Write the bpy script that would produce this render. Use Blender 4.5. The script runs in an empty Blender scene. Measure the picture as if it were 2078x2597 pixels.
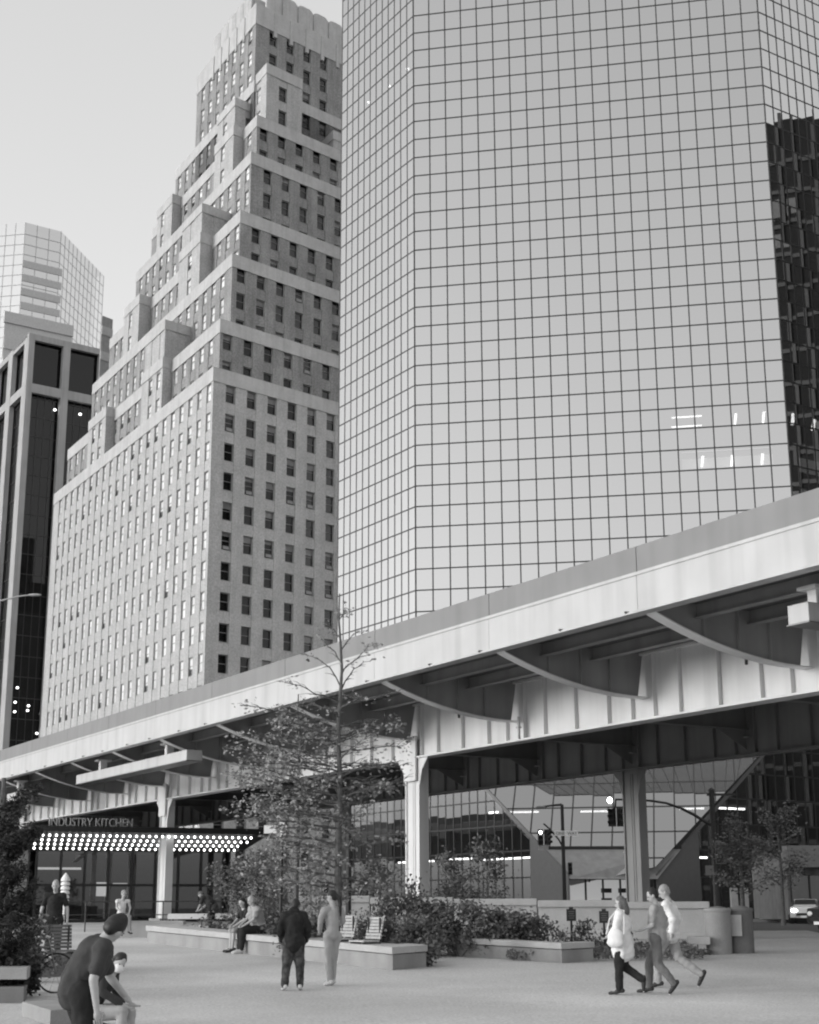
import bpy, bmesh, math, random
import numpy as np
from mathutils import Vector, Matrix
random.seed(7); RNG = np.random.default_rng(11)
SC = bpy.context.scene; COL = SC.collection
R = math.radians; PI = math.pi
V = lambda *a: np.array(a, float)

# ---------------------------------------------------------------- camera numbers
F, TH, RO, H = 3807.7, 0.256688, 0.0034747, 1.55       # focal length in px of a 2078 px wide frame, pitch, roll, eye height
cR, sR, cT, sT = math.cos(RO), math.sin(RO), math.cos(TH), math.sin(TH)
EYE = V(0, 0, H)
def ray(u, v):
    a = (u - 1039) / F; b = (1298.5 - v) / F
    x = cR * a + sR * b; up = -sR * a + cR * b
    return V(x, cT - up * sT, sT + up * cT)
def at(u, v, Y):                       # surveyed point: photo position plus its distance
    d = ray(u, v); return EYE + d * (Y / d[1])
def onz(u, v, z):
    d = ray(u, v); return EYE + d * ((z - H) / d[2])
def onplane(u, v, P, az):              # on the upright plane through P that runs along azimuth az
    a = R(az); n = V(math.cos(a), -math.sin(a), 0); d = ray(u, v)
    return EYE + d * (np.dot(n, P - EYE) / np.dot(n, d))
def azd(az): return V(math.sin(R(az)), math.cos(R(az)), 0)
def gz(x, y):                          # height of the paving
    return 0.03 * (min(y, 49.4) - 24.6) if y > 24.6 else 0.01 * (y - 24.6)
def gq(u, v):                          # where the sight line meets the sloping paving
    d = ray(u, v); t = (-.03 * 24.6 - H) / (d[2] - .03 * d[1]); return EYE + d * t
def gp(u, Y):                          # ground point below photo column u at distance Y
    p = at(u, 2297, Y); p[2] = gz(p[0], Y); return p

# ---------------------------------------------------------------- object helpers
def link(o, parent=None):
    COL.objects.link(o)
    if parent is not None: o.parent = parent
    return o
def tag(o, label, cat, group=None):
    o['label'] = label; o['category'] = cat
    if group: o['group'] = group
    return o
def empty(name, loc=(0, 0, 0), rz=0.0, label=None, cat=None, group=None):
    o = bpy.data.objects.new(name, None); o.empty_display_size = .2
    o.location = loc; o.rotation_euler = (0, 0, rz); link(o)
    if label: tag(o, label, cat, group)
    return o
def struct(o): o['kind'] = 'structure'; return o
def stuff(o): o['kind'] = 'stuff'; return o

class MB:
    def __init__(s): s.v = []; s.f = []; s.m = []
    def face(s, pts, m=0):
        n = len(s.v); s.v += [tuple(float(c) for c in p) for p in pts]
        s.f.append(tuple(range(n, n + len(pts)))); s.m.append(m)
    def add(s, vs, fs, m=0):
        n = len(s.v); s.v += [tuple(float(c) for c in p) for p in vs]
        for f in fs: s.f.append(tuple(i + n for i in f)); s.m.append(m)
    def box(s, c, d, m=0, rz=0.0, M=None):
        hx, hy, hz = d[0] / 2, d[1] / 2, d[2] / 2; ca, sa = math.cos(rz), math.sin(rz); vs = []
        for z in (-hz, hz):
            for x, y in ((-hx, -hy), (hx, -hy), (hx, hy), (-hx, hy)):
                vs.append((c[0] + x * ca - y * sa, c[1] + x * sa + y * ca, c[2] + z))
        if M is not None: vs = [tuple(M @ Vector(p)) for p in vs]
        s.add(vs, [(3, 2, 1, 0), (4, 5, 6, 7), (0, 1, 5, 4), (1, 2, 6, 5), (2, 3, 7, 6), (3, 0, 4, 7)], m)
    def prism(s, poly, z0, z1, m=0, top=None):      # upright prism on a ccw polygon
        n = len(poly); a = [(p[0], p[1], z0) for p in poly]; b = [(p[0], p[1], z1) for p in poly]
        s.add(a + b, [tuple(range(n - 1, -1, -1)), tuple(range(n, 2 * n))] + [(i, (i + 1) % n, n + (i + 1) % n, n + i) for i in range(n)], m)
    def hexa(s, q, e, m=0):                          # quad q (4 pts) pushed along vector e
        a = [np.array(p, float) for p in q]; b = [p + e for p in a]
        s.add(a + b, [(3, 2, 1, 0), (4, 5, 6, 7), (0, 1, 5, 4), (1, 2, 6, 5), (2, 3, 7, 6), (3, 0, 4, 7)], m)
    def extr(s, poly, e, m=0):                       # any planar polygon pushed along e
        a = [np.array(p, float) for p in poly]; b = [p + np.array(e) for p in a]; n = len(a)
        s.add(a + b, [tuple(range(n - 1, -1, -1)), tuple(range(n, 2 * n))] + [(i, (i + 1) % n, n + (i + 1) % n, n + i) for i in range(n)], m)
    def tube(s, pts, rad, n=8, m=0, cap=True):
        pts = [np.array(p, float) for p in pts]
        if not hasattr(rad, '__len__'): rad = [rad] * len(pts)
        rings = []; up0 = None
        for i, p in enumerate(pts):
            t = pts[min(i + 1, len(pts) - 1)] - pts[max(i - 1, 0)]; t = t / (np.linalg.norm(t) + 1e-9)
            if up0 is None:
                up0 = np.cross(t, V(0, 0, 1) if abs(t[2]) < .9 else V(1, 0, 0))
            up0 = up0 - t * np.dot(up0, t); up0 /= (np.linalg.norm(up0) + 1e-9); w = np.cross(t, up0)
            rings.append([p + rad[i] * (math.cos(2 * PI * k / n) * up0 + math.sin(2 * PI * k / n) * w) for k in range(n)])
        vs = [q for r in rings for q in r]; fs = []
        for i in range(len(pts) - 1):
            for k in range(n):
                a = i * n + k; b = i * n + (k + 1) % n; fs.append((a, b, b + n, a + n))
        if cap: fs += [tuple(range(n - 1, -1, -1)), tuple(range((len(pts) - 1) * n, len(pts) * n))]
        s.add(vs, fs, m)
    def caps(s, p, q, r1, r2, n=10, m=0):            # tapered capsule
        p = np.array(p, float); q = np.array(q, float); t = q - p; L = np.linalg.norm(t); t = t / (L + 1e-9)
        P = []; Rr = []
        for k in range(4): a = PI / 2 * (1 - k / 4); P.append(p - t * r1 * math.sin(a)); Rr.append(max(r1 * math.cos(a), 1e-3))
        P += [p, q]; Rr += [r1, r2]
        for k in range(1, 5): a = PI / 2 * k / 4; P.append(q + t * r2 * math.sin(a)); Rr.append(max(r2 * math.cos(a), 1e-3))
        s.tube(P, Rr, n, m)
    def ell(s, c, r, n=12, m=0, M=None):
        vs = []; fs = []; k = n // 2
        for i in range(k + 1):
            th = PI * i / k
            for j in range(n):
                ph = 2 * PI * j / n
                q = Vector((r[0] * math.sin(th) * math.cos(ph), r[1] * math.sin(th) * math.sin(ph), r[2] * math.cos(th)))
                if M is not None: q = M @ q
                vs.append((c[0] + q[0], c[1] + q[1], c[2] + q[2]))
        for i in range(k):
            for j in range(n): fs.append((i * n + j, (i + 1) * n + j, (i + 1) * n + (j + 1) % n, i * n + (j + 1) % n))
        s.add(vs, fs, m)
    def lathe(s, c, prof, n=20, m=0):                # prof: list of (r, z)
        vs = []; fs = []
        for r, z in prof:
            for k in range(n): vs.append((c[0] + r * math.cos(2 * PI * k / n), c[1] + r * math.sin(2 * PI * k / n), c[2] + z))
        for i in range(len(prof) - 1):
            for k in range(n): a = i * n + k; b = i * n + (k + 1) % n; fs.append((a, b, b + n, a + n))
        fs += [tuple(range(n - 1, -1, -1)), tuple(range((len(prof) - 1) * n, len(prof) * n))]
        s.add(vs, fs, m)
    def mesh(s, name, mats, smooth=False):
        me = bpy.data.meshes.new(name); me.from_pydata(s.v, [], s.f)
        for m in (mats if isinstance(mats, (list, tuple)) else [mats]): me.materials.append(m)
        me.polygons.foreach_set('material_index', s.m)
        if smooth: me.polygons.foreach_set('use_smooth', [True] * len(s.f))
        me.update(); return me
    def build(s, name, mats, parent=None, loc=None, rz=0.0, smooth=False, bevel=0.0):
        o = bpy.data.objects.new(name, s.mesh(name, mats, smooth)); link(o, parent)
        if loc is not None: o.location = loc
        o.rotation_euler = (0, 0, rz)
        if bevel:
            b = o.modifiers.new('bevel', 'BEVEL'); b.width = bevel; b.segments = 2; b.limit_method = 'ANGLE'
        return o

def clip(poly, a, b):                 # keep the part of a 2-D polygon left of the line a>b
    out = []; n = len(poly)
    sd = lambda p: (b[0] - a[0]) * (p[1] - a[1]) - (b[1] - a[1]) * (p[0] - a[0])
    for i in range(n):
        p, q = poly[i], poly[(i + 1) % n]; s1, s2 = sd(p), sd(q)
        if s1 >= 0: out.append(p)
        if s1 * s2 < 0:
            t = s1 / (s1 - s2); out.append((p[0] + t * (q[0] - p[0]), p[1] + t * (q[1] - p[1])))
    return out
def clip_to(poly, conv):
    for i in range(len(conv)):
        if len(poly) < 3: return []
        poly = clip(poly, conv[i], conv[(i + 1) % len(conv)])
    return poly if len(poly) > 2 else []

# ---------------------------------------------------------------- materials
def mat(name, g, rough=.7, metal=0.0, var=.12, scale=3.0, bump=0.0, bscale=40.0, spec=.4, streak=0.0, fine=0.0):
    m = bpy.data.materials.new(name); m.use_nodes = True; nt = m.node_tree; N = nt.nodes; L = nt.links
    b = N['Principled BSDF']; b.inputs['Roughness'].default_value = rough; b.inputs['Metallic'].default_value = metal
    b.inputs['Specular IOR Level'].default_value = spec
    tc = N.new('ShaderNodeTexCoord'); no = N.new('ShaderNodeTexNoise'); no.inputs['Scale'].default_value = scale; no.inputs['Detail'].default_value = 6
    L.new(tc.outputs['Object'], no.inputs['Vector'])
    mr = N.new('ShaderNodeMapRange'); mr.inputs['From Min'].default_value = .3; mr.inputs['From Max'].default_value = .7
    mr.inputs['To Min'].default_value = g * (1 - var); mr.inputs['To Max'].default_value = g * (1 + var)
    L.new(no.outputs['Fac'], mr.inputs['Value']); out = mr.outputs['Result']
    def mul(src, lo, hi, vec, sc, fm=.35, fM=.65):
        n2 = N.new('ShaderNodeTexNoise'); n2.inputs['Scale'].default_value = sc; n2.inputs['Detail'].default_value = 4
        L.new(vec, n2.inputs['Vector']); r2 = N.new('ShaderNodeMapRange')
        r2.inputs['From Min'].default_value = fm; r2.inputs['From Max'].default_value = fM
        r2.inputs['To Min'].default_value = lo; r2.inputs['To Max'].default_value = hi; L.new(n2.outputs['Fac'], r2.inputs['Value'])
        mu = N.new('ShaderNodeMath'); mu.operation = 'MULTIPLY'; L.new(src, mu.inputs[0]); L.new(r2.outputs['Result'], mu.inputs[1]); return mu.outputs[0]
    if streak:
        mp = N.new('ShaderNodeMapping'); mp.inputs['Scale'].default_value = (1, 1, .06); L.new(tc.outputs['Object'], mp.inputs['Vector'])
        out = mul(out, 1 - streak, 1, mp.outputs['Vector'], 1.6, .3, .55)
    if fine: out = mul(out, 1 - fine, 1 + fine, tc.outputs['Object'], bscale)
    cb = N.new('ShaderNodeCombineColor')
    for c in ('Red', 'Green', 'Blue'): L.new(out, cb.inputs[c])
    L.new(cb.outputs['Color'], b.inputs['Base Color'])
    if bump:
        nb = N.new('ShaderNodeTexNoise'); nb.inputs['Scale'].default_value = bscale; nb.inputs['Detail'].default_value = 5; L.new(tc.outputs['Object'], nb.inputs['Vector'])
        bp = N.new('ShaderNodeBump'); bp.inputs['Strength'].default_value = bump; bp.inputs['Distance'].default_value = .02
        L.new(nb.outputs['Fac'], bp.inputs['Height']); L.new(bp.outputs['Normal'], b.inputs['Normal'])
    return m
def emit(name, e):
    m = bpy.data.materials.new(name); m.use_nodes = True; N = m.node_tree.nodes; b = N['Principled BSDF']
    b.inputs['Base Color'].default_value = (.8, .8, .8, 1); b.inputs['Emission Color'].default_value = (1, 1, 1, 1); b.inputs['Emission Strength'].default_value = e
    return m
def glass(name, refl, col=.9, rough=.0, tint=.5):   # coated glazing: mirror-like outside, a little of the room shows through
    m = bpy.data.materials.new(name); m.use_nodes = True; nt = m.node_tree; N = nt.nodes; L = nt.links; N.remove(N['Principled BSDF'])
    gl = N.new('ShaderNodeBsdfGlossy'); gl.inputs['Color'].default_value = (col,) * 3 + (1,); gl.inputs['Roughness'].default_value = rough
    tr = N.new('ShaderNodeBsdfTransparent'); tr.inputs['Color'].default_value = (tint,) * 3 + (1,)
    fr = N.new('ShaderNodeLayerWeight'); fr.inputs['Blend'].default_value = .25
    mr = N.new('ShaderNodeMapRange'); mr.inputs['To Min'].default_value = refl; mr.inputs['To Max'].default_value = 1.0; L.new(fr.outputs['Fresnel'], mr.inputs['Value'])
    mx = N.new('ShaderNodeMixShader'); L.new(mr.outputs['Result'], mx.inputs['Fac']); L.new(tr.outputs[0], mx.inputs[1]); L.new(gl.outputs[0], mx.inputs[2])
    L.new(mx.outputs[0], N['Material Output'].inputs['Surface']); return m

M = dict(
    plaza=mat('plaza_concrete', .52, .9, var=.2, scale=.22, bump=.5, bscale=22, fine=.17, streak=0),
    asphalt=mat('asphalt', .07, .9, var=.2, scale=.8, bump=.3, bscale=80, fine=.15),
    paint=mat('road_paint', .6, .8, var=.2, scale=4),
    kerb=mat('kerb_stone', .3, .85, var=.15, scale=3),
    concrete=mat('concrete', .30, .85, var=.12, scale=1.6, bump=.3, bscale=50, fine=.07, streak=.15),
    concdark=mat('dark_concrete', .17, .85, var=.15, scale=1.6, bump=.3, bscale=50, fine=.07, streak=.15),
    cap=mat('pale_concrete', .42, .85, var=.1, scale=2, bump=.25, bscale=50, fine=.06),
    white=mat('white_steel_paint', .50, .45, var=.07, scale=.6, streak=.16, bump=.03, bscale=3),
    girder=mat('girder_paint_lit', .74, .42, var=.10, scale=.5, streak=.14, bump=.05, bscale=2.5),  # fascia's white paint made lighter, light on the girder put into its colour
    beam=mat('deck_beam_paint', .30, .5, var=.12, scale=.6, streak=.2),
    deck=mat('deck_concrete', .14, .85, var=.2, scale=.6),
    parapet=mat('parapet_paint', .23, .6, var=.08, scale=.5, streak=.1),
    lime=mat('limestone', .50, .85, var=.08, scale=.5, streak=.12, fine=.05, bscale=3),
    pier=mat('light_brick', .45, .9, var=.09, scale=.5, fine=.16, bscale=5, streak=.1),
    brick=mat('grey_brick', .29, .9, var=.16, scale=.35, fine=.2, bscale=5, streak=.22),
    reveal=mat('window_reveal', .45, .9), roof=mat('roof_gravel', .2, .95),
    pane=glass('shaded_window_glass', .035, .8, .02, .5), panel=glass('sunny_window_glass', .12, .9, .02, .95), frame=mat('window_frame', .26, .5),  # same window glass twice: dim for the shaded right face, bright for sunlit left
    blind=mat('window_blind', .84, .8, var=.2, scale=.4), dark=mat('dark_interior', .02, .9),
    tglass=glass('tower_glass', .74, .71, .0, .5), sglass=glass('slope_glass', .64, .74, .0, .4), fglass=glass('foot_glass', .26, .75, .0, .6), mull=mat('dark_mullion', .05, .5),
    slab=mat('interior_core', .07, .9),
    pglass=glass('pale_tower_glass', .74, .78, .03, .6), pmull=mat('pale_mullion', .52, .6), pband=mat('pale_panel', .58, .6),
    bglass=glass('black_tower_glass', .05, .5, .02, .3), bconc=mat('tower_precast', .42, .85, var=.08, scale=.3, streak=.15),
    dglass=glass('shopfront_glass', .20, .7, .01, .7), black=mat('black_metal', .025, .5), steel=mat('grey_steel', .22, .4, .6),
    lit=emit('ceiling_light', 3.2), bulb=emit('bulb_glow', 3.0), lamp=emit('signal_glow', 8.0), litwall=emit('lit_room', .16),
    wood=mat('weathered_slats', .40, .7, var=.18, scale=6, fine=.1),
    bark=mat('bark', .11, .9, var=.3, scale=14, bump=.5, bscale=60), leaf=mat('spring_leaf', .27, .7, var=.45, scale=1.2),
    leafd=mat('evergreen_leaf', .034, .7, var=.5, scale=2), shrub=mat('shrub_leaf', .13, .7, var=.5, scale=2.2), petal=mat('pale_petal', .62, .7),
    soil=mat('soil', .04, .95), skin=mat('skin', .42, .55, var=.05, scale=20), skind=mat('darker_skin', .16, .55, var=.05, scale=20),
    hair=mat('dark_hair', .018, .5, var=.3, scale=60), hairg=mat('light_hair', .28, .55, var=.25, scale=60), hairm=mat('brown_hair', .10, .55, var=.35, scale=60),
    shoe=mat('shoe_dark', .03, .6), shoew=mat('shoe_pale', .6, .6),
    cblack=mat('black_cloth', .018, .9, var=.2, scale=9, bump=.3, bscale=30), cdark=mat('dark_cloth', .04, .9, var=.2, scale=9, bump=.3, bscale=30),
    cgrey=mat('grey_cloth', .33, .9, var=.1, scale=9, bump=.3, bscale=30), cjean=mat('denim', .14, .9, var=.2, scale=9, bump=.3, bscale=30),
    cwhite=mat('white_cloth', .72, .9, var=.04, scale=9, bump=.3, bscale=30), cbeige=mat('beige_cloth', .36, .9, var=.08, scale=9, bump=.3, bscale=30),
    ckhaki=mat('khaki_cloth', .34, .9, var=.1, scale=9, bump=.3, bscale=30), ccamo=mat('patterned_cloth', .055, .9, var=.9, scale=11),
    cmid=mat('mid_cloth', .048, .9, var=.15, scale=9, bump=.3, bscale=30),
    eye=mat('eye', .02, .3), lips=mat('lips', .2, .5),
    carw=mat('white_car_paint', .7, .25, var=.02, spec=.6), card=mat('dark_car_paint', .03, .2, var=.02, spec=.6), tyre=mat('tyre', .02, .8),
    signd=mat('dark_sign', .03, .6), signw=mat('white_sign', .85, .6, var=.03), signg=mat('grey_sign', .16, .6, var=.05), letter=mat('metal_letter', .45, .4),
    bag=mat('white_bag', .7, .8, var=.06, scale=8),
)

# ---------------------------------------------------------------- camera, sky, sun
cd = bpy.data.cameras.new('camera'); cam = bpy.data.objects.new('camera', cd); COL.objects.link(cam); SC.camera = cam
cd.sensor_fit = 'HORIZONTAL'; cd.sensor_width = 24; cd.lens = 24 * F / 2078; cd.clip_start = .1; cd.clip_end = 6000
upv = V(0, -sT, cT); ex = V(1, 0, 0); rx = cR * ex - sR * upv; uy = sR * ex + cR * upv; fw = V(0, cT, sT)
cam.matrix_world = Matrix(((rx[0], uy[0], -fw[0], 0), (rx[1], uy[1], -fw[1], 0), (rx[2], uy[2], -fw[2], H), (0, 0, 0, 1)))
SUN_AZ, SUN_EL = -108.0, 7.0
w = bpy.data.worlds.new('World'); SC.world = w; w.use_nodes = True; N = w.node_tree.nodes; L = w.node_tree.links
sky = N.new('ShaderNodeTexSky'); sky.sky_type = 'NISHITA'; sky.sun_disc = False; sky.sun_elevation = R(SUN_EL); sky.sun_rotation = R(SUN_AZ)
sky.air_density = 1.6; sky.dust_density = 3.0; sky.ozone_density = 1.0
bw = N.new('ShaderNodeRGBToBW'); L.new(sky.outputs[0], bw.inputs[0]); 
mx = N.new('ShaderNodeMath'); mx.operation = 'MULTIPLY_ADD'; mx.inputs[1].default_value = 1.25; mx.inputs[2].default_value = 1.1     # thin even cloud over the clear-sky gradient
L.new(bw.outputs[0], mx.inputs[0]); L.new(mx.outputs[0], N['Background'].inputs['Color'])
N['Background'].inputs['Strength'].default_value = .15
sd = bpy.data.lights.new('sun', 'SUN'); sd.energy = .5; sd.angle = R(13); sd.color = (1, .985, .96)
so = bpy.data.objects.new('sun', sd); COL.objects.link(so)
sv = Vector((math.sin(R(SUN_AZ)) * math.cos(R(SUN_EL)), math.cos(R(SUN_AZ)) * math.cos(R(SUN_EL)), math.sin(R(SUN_EL))))
so.rotation_euler = sv.to_track_quat('Z', 'Y').to_euler()
SC.view_settings.view_transform = 'Standard'; SC.view_settings.look = 'None'; SC.view_settings.gamma = 1; SC.view_settings.exposure = .90
SC.cycles.max_bounces = 8; SC.cycles.transparent_max_bounces = 12; SC.cycles.caustics_reflective = True; SC.cycles.caustics_refractive = False
SC.cycles.sample_clamp_indirect = 4; SC.cycles.filter_width = 2.1
# ================================================================ ground
def sheet(name, pts, m, dz=0.0):
    b = MB(); b.face([(p[0], p[1], p[2] + dz) for p in pts], 0); return struct(b.build(name, m))
RZ = .42
b = MB(); ys = [-40, 0, 12, 24.6, 33, 42, 49.4]
for i in range(len(ys) - 1):
    for xa, xb in ((-60, 12.6), (12.6, 60)):
        if xa > 0 and ys[i] > 34: continue
        y1 = 39.6 if (xa > 0 and ys[i + 1] > 34) else ys[i + 1]
        b.face([(xa, ys[i], gz(0, ys[i])), (xb, ys[i], gz(0, ys[i])), (xb, y1, gz(0, y1)), (xa, y1, gz(0, y1))])
ZP = gz(0, 49.4); b.face([(-80, 49.4, ZP), (-2.5, 49.4, ZP), (-9, 112, ZP), (-80, 112, ZP)])
struct(b.build('plaza', M['plaza']))
sheet('road', [(-2500, 38, .2), (2500, 38, .2), (2500, 49.4, RZ - .02), (-2500, 49.4, RZ - .02)], M['asphalt'])
sheet('roadway', [(-2500, 49.4, RZ - .02), (2500, 49.4, RZ - .02), (2500, 3000, RZ), (-2500, 3000, RZ)], M['asphalt'])
sheet('riverbank', [(-2500, -2500, -2.2), (2500, -2500, -2.2), (2500, 38, -2.2), (-2500, 38, -2.2)], M['asphalt'])
b = MB(); b.box((5.05, 49.53, .55), (15.1, .24, .41)); b.box((12.73, 44.5, .42), (.22, 9.9, .5)); b.box((36.6, 39.72, .30), (47.4, .22, .34))
struct(b.build('kerb', M['kerb']))
# far pavement in front of the towers
b = MB(); b.box((40, 108, .44), (90, 5.0, .24)); struct(b.build('pavement', M['kerb']))
b = MB()
for i in range(13):
    y = 50.6 + i * 1.1; b.box((19.5, y, RZ + .002), (9.0, .5, .008))
struct(b.build('crosswalk', M['paint']))

# ================================================================ stepped masonry tower
C0 = V(-24.14, 175, 0); AL, AR = -29.4, 46.7; DU, DW = azd(AL), azd(AR)
tw = empty('stepped_tower', tuple(C0 + DU * 20 + DW * 15), label='pale masonry skyscraper with many stepped setbacks rising to a crenellated crown', cat='skyscraper')
OFF = C0 + DU * 20 + DW * 15
def P2(u, w_, z): return C0 + DU * u + DW * w_ + V(0, 0, z) - OFF
wall = MB(); band = MB(); roof = MB(); WINS = []
ZT = [38.03 + 3.75 * k for k in range(-9, 27)]
def facade(org, d, n, L_, z0, z1, cols, rows, brick, tip):
    # org at z=0, d along, n outward
    sb = sorted({0.0, L_} | {c for cc in cols for c in cc}); zb = sorted({z0, z1} | {c for rr in rows for c in rr})
    Z = lambda z: V(0, 0, z)
    for i in range(len(sb) - 1):
        s0, s1 = sb[i], sb[i + 1]; incol = any(abs(c[0] - s0) < 1e-6 for c in cols)
        if not incol:
            wall.face([org + d * s0 + Z(z0), org + d * s1 + Z(z0), org + d * s1 + Z(z1), org + d * s0 + Z(z1)], 1 if brick else 0); continue
        for j in range(len(zb) - 1):
            a, c = zb[j], zb[j + 1]; hole = any(abs(r[0] - a) < 1e-6 for r in rows)
            if not hole:
                e = -n * .07
                wall.face([org + d * s0 + Z(a) + e, org + d * s1 + Z(a) + e, org + d * s1 + Z(c) + e, org + d * s0 + Z(c) + e], 1 if brick else 2)
                for s_ in (s0, s1): wall.face([org + d * s_ + Z(a), org + d * s_ + Z(c), org + d * s_ + Z(c) + e, org + d * s_ + Z(a) + e], 1 if brick else 0)
            else:
                e = -n * (.42 if tip == 'R' else .2); q = [org + d * s0 + Z(a), org + d * s1 + Z(a), org + d * s1 + Z(c), org + d * s0 + Z(c)]
                for k in range(4): wall.face([q[k], q[(k + 1) % 4], q[(k + 1) % 4] + e, q[k] + e], 3)
                WINS.append((org + d * (s0 + s1) / 2 + Z(a) + e * .8, s1 - s0, c - a, math.degrees(math.atan2(-n[0], -n[1])), tip))
NL, NR = azd(AL - 90), azd(AR + 90)
def block(u0, u1, w0, w1, zl, zt, brick, left=True, right=True, bandh=1.8, lo=None, wl=True, wr=True):
    rows = [(t - 2.25, t) for t in ZT if t - 2.25 > zl + .2 and t < zt - bandh + .55]
    cl = [(.7 + 3.13 * i, .7 + 3.13 * i + 1.5) for i in range(-1, 40)]; cl = [(a - u0, b - u0) for a, b in cl if a > u0 + .45 and b < u1 - .4]
    cr = [(1.93 + 3.27 * i, 1.93 + 3.27 * i + 1.5) for i in range(-1, 30)]; cr = [(a - w0, b - w0) for a, b in cr if a > w0 + .45 and b < w1 - .4]
    o = P2(u0, w0, 0)
    facade(o, DU, NL, u1 - u0, zl, zt, cl if wl else [], rows if wl else [], brick, 'L')
    facade(o, DW, NR, w1 - w0, zl, zt, cr if wr else [], rows if wr else [], brick, 'R')
    q = [P2(u0, w0, 0), P2(u0, w1, 0), P2(u1, w1, 0), P2(u1, w0, 0)]; Z = lambda z: V(0, 0, z); m = 1 if brick else 0
    for i in (1, 2): wall.face([q[i] + Z(zl), q[(i + 1) % 4] + Z(zl), q[(i + 1) % 4] + Z(zt), q[i] + Z(zt)], m)
    roof.face([p + Z(zt - .55) for p in q], 0)
    # stone band wrapping the top, a little proud
    pr = .09
    for (s, d, n, L_) in ((o, DU, NL, u1 - u0), (o, DW, NR, w1 - w0)):
        a = s + n * .004 - d * (pr if True else 0); band.hexa([a + Z(zt - bandh), a + d * (L_ + pr) + Z(zt - bandh), a + d * (L_ + pr) + Z(zt + .05), a + Z(zt + .05)], n * pr)
W1 = 43.0
block(0, 67.8, 0, W1, .2, 66.1, False)
block(1.46, 65.9, 1.46, W1 - 2, 65, 73.4, True)
block(4.4, 63.0, 4.4, W1 - 4, 72.5, 84.4, True)
block(6.5, 61.0, 6.5, W1 - 6, 83.5, 92.2, True)
block(9.5, 57.0, 9.5, W1 - 9, 91.5, 103.4, True)
block(11.2, 54.5, 11.2, W1 - 11, 102.5, 110.6, True)
block(15.07, 47.0, 12.43, 29.6, 109.8, 118.6, True)
block(15.07, 38.6, 12.43, 29.2, 109.9, 131.5, True, bandh=3.4)
# street-front bays that run past the setbacks
for (ua, ub, w_, zl, zm, zt, ul, ur) in ((18.6, 26.9, 0, 65.4, 73.6, 79.1, 42.6, 51.0), (16.3, 24.4, 4.4, 83.8, 92.4, 97.0, 41.3, 48.4), (16.2, 23.4, 9.5, 102.8, 110.8, 115.5, 41.0, 47.8)):
    block(ua, ub, w_, w_ + 7, zl, zm, False, bandh=1.5, wr=False)
    block(ua + .3, ub - .2, w_ + .25, w_ + 7, zm - .4, zt, False, bandh=1.3)
    block(ul, ur, w_, w_ + 7, zl, zm, False, bandh=1.5, wr=False)
block(11.2, 15.4, 12.7, 19.3, 109.8, 119.5, False, bandh=1.6)
block(11.2, 15.4, 25.4, 31.0, 109.8, 113.5, False, bandh=1.4)
wall.build('wall', [M['pier'], M['brick'], M['pier'], M['reveal']], tw)
band.build('stone_band', M['lime'], tw); roof.build('roof', M['roof'], tw)
crown = MB()
for (d0, d1, mk, d, n) in ((19.2, 31.6, lambda s: P2(s, 12.5, 0), DU, NL), (16.0, 29.0, lambda s: P2(15.15, s, 0), DW, NR)):
    s = d0
    while s < d1 + .1:
        q = mk(s); pr_ = [(-1.44, 0), (-1.44, .35), (-.8, .62), (.8, .62), (1.44, .35), (1.44, 0)]
        crown.extr([q + d * a + n * c - n * .6 + V(0, 0, 131.2) for a, c in pr_], V(0, 0, 3.6)); crown.extr([q + d * a * .85 + n * c * .8 - n * .6 + V(0, 0, 134.81) for a, c in pr_], V(0, 0, .28)); crown.extr([q + d * a + n * c for a, c in ((-.28, -.1), (-.28, .3), (.28, .3), (.28, -.1))][::1] if False else [q + d * a + n * c + V(0, 0, 127.2) for a, c in ((-.28, -.1), (-.28, .3), (.28, .3), (.28, -.1))], V(0, 0, 4.0)); s += 3.05
q = [P2(17.5, 13.2, 0), P2(17.5, 28.6, 0), P2(33.0, 28.6, 0), P2(33.0, 13.2, 0)]
crown.prism(q, 130.5, 134.3)
crown.build('crown', M['lime'], tw)
def win_mesh(W, Hh, kind):
    f = MB(); t = .07
    f.box((-W / 2 + t / 2, 0, Hh / 2), (t, .09, Hh)); f.box((W / 2 - t / 2, 0, Hh / 2), (t, .09, Hh))
    f.box((0, 0, t / 2 + .02), (W - 2 * t, .08, t)); f.box((0, 0, Hh - t / 2 - .01), (W - 2 * t, .08, t)); f.box((0, -.01, Hh * .52), (W - 2 * t, .07, .06))
    if kind == 3: f.box((0, -.1, .32), (W * .6, .3, .4))
    p = MB(); p.face([(-W / 2, .04, 0), (W / 2, .04, 0), (W / 2, .04, Hh), (-W / 2, .04, Hh)], 0)
    hb = [0, .35, .62, .2, .99][kind]
    p.face([(-W / 2, .22, 0), (W / 2, .22, 0), (W / 2, .22, Hh), (-W / 2, .22, Hh)], 1)
    if hb: p.face([(-W / 2, .07, Hh * (1 - hb)), (W / 2, .07, Hh * (1 - hb)), (W / 2, .07, Hh), (-W / 2, .07, Hh)], 2)
    return f, p
WM = {}
FRM = [M['frame']]; PNM = [M['pane'], M['dark'], M['blind']]; PNL = [M['panel'], M['dark'], M['blind']]
def vis(wn):
    c = wn[0] + OFF; d = c - EYE
    dep = d[1] * cT + d[2] * sT; u = 1039 + F * d[0] / dep; v = 1298.5 - F * (-d[1] * sT + d[2] * cT) / dep
    return (0 < u < 856 and v < 1905 - .328 * u and v > 0), wn[1] * wn[2] / dep ** 2 * (1.6 if wn[4] == 'R' else 1.0)
ranked = sorted([i for i in range(len(WINS)) if vis(WINS[i])[0]], key=lambda i: -vis(WINS[i])[1])[:100]
big = set(ranked); fs_, ps_ = MB(), MB()
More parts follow.
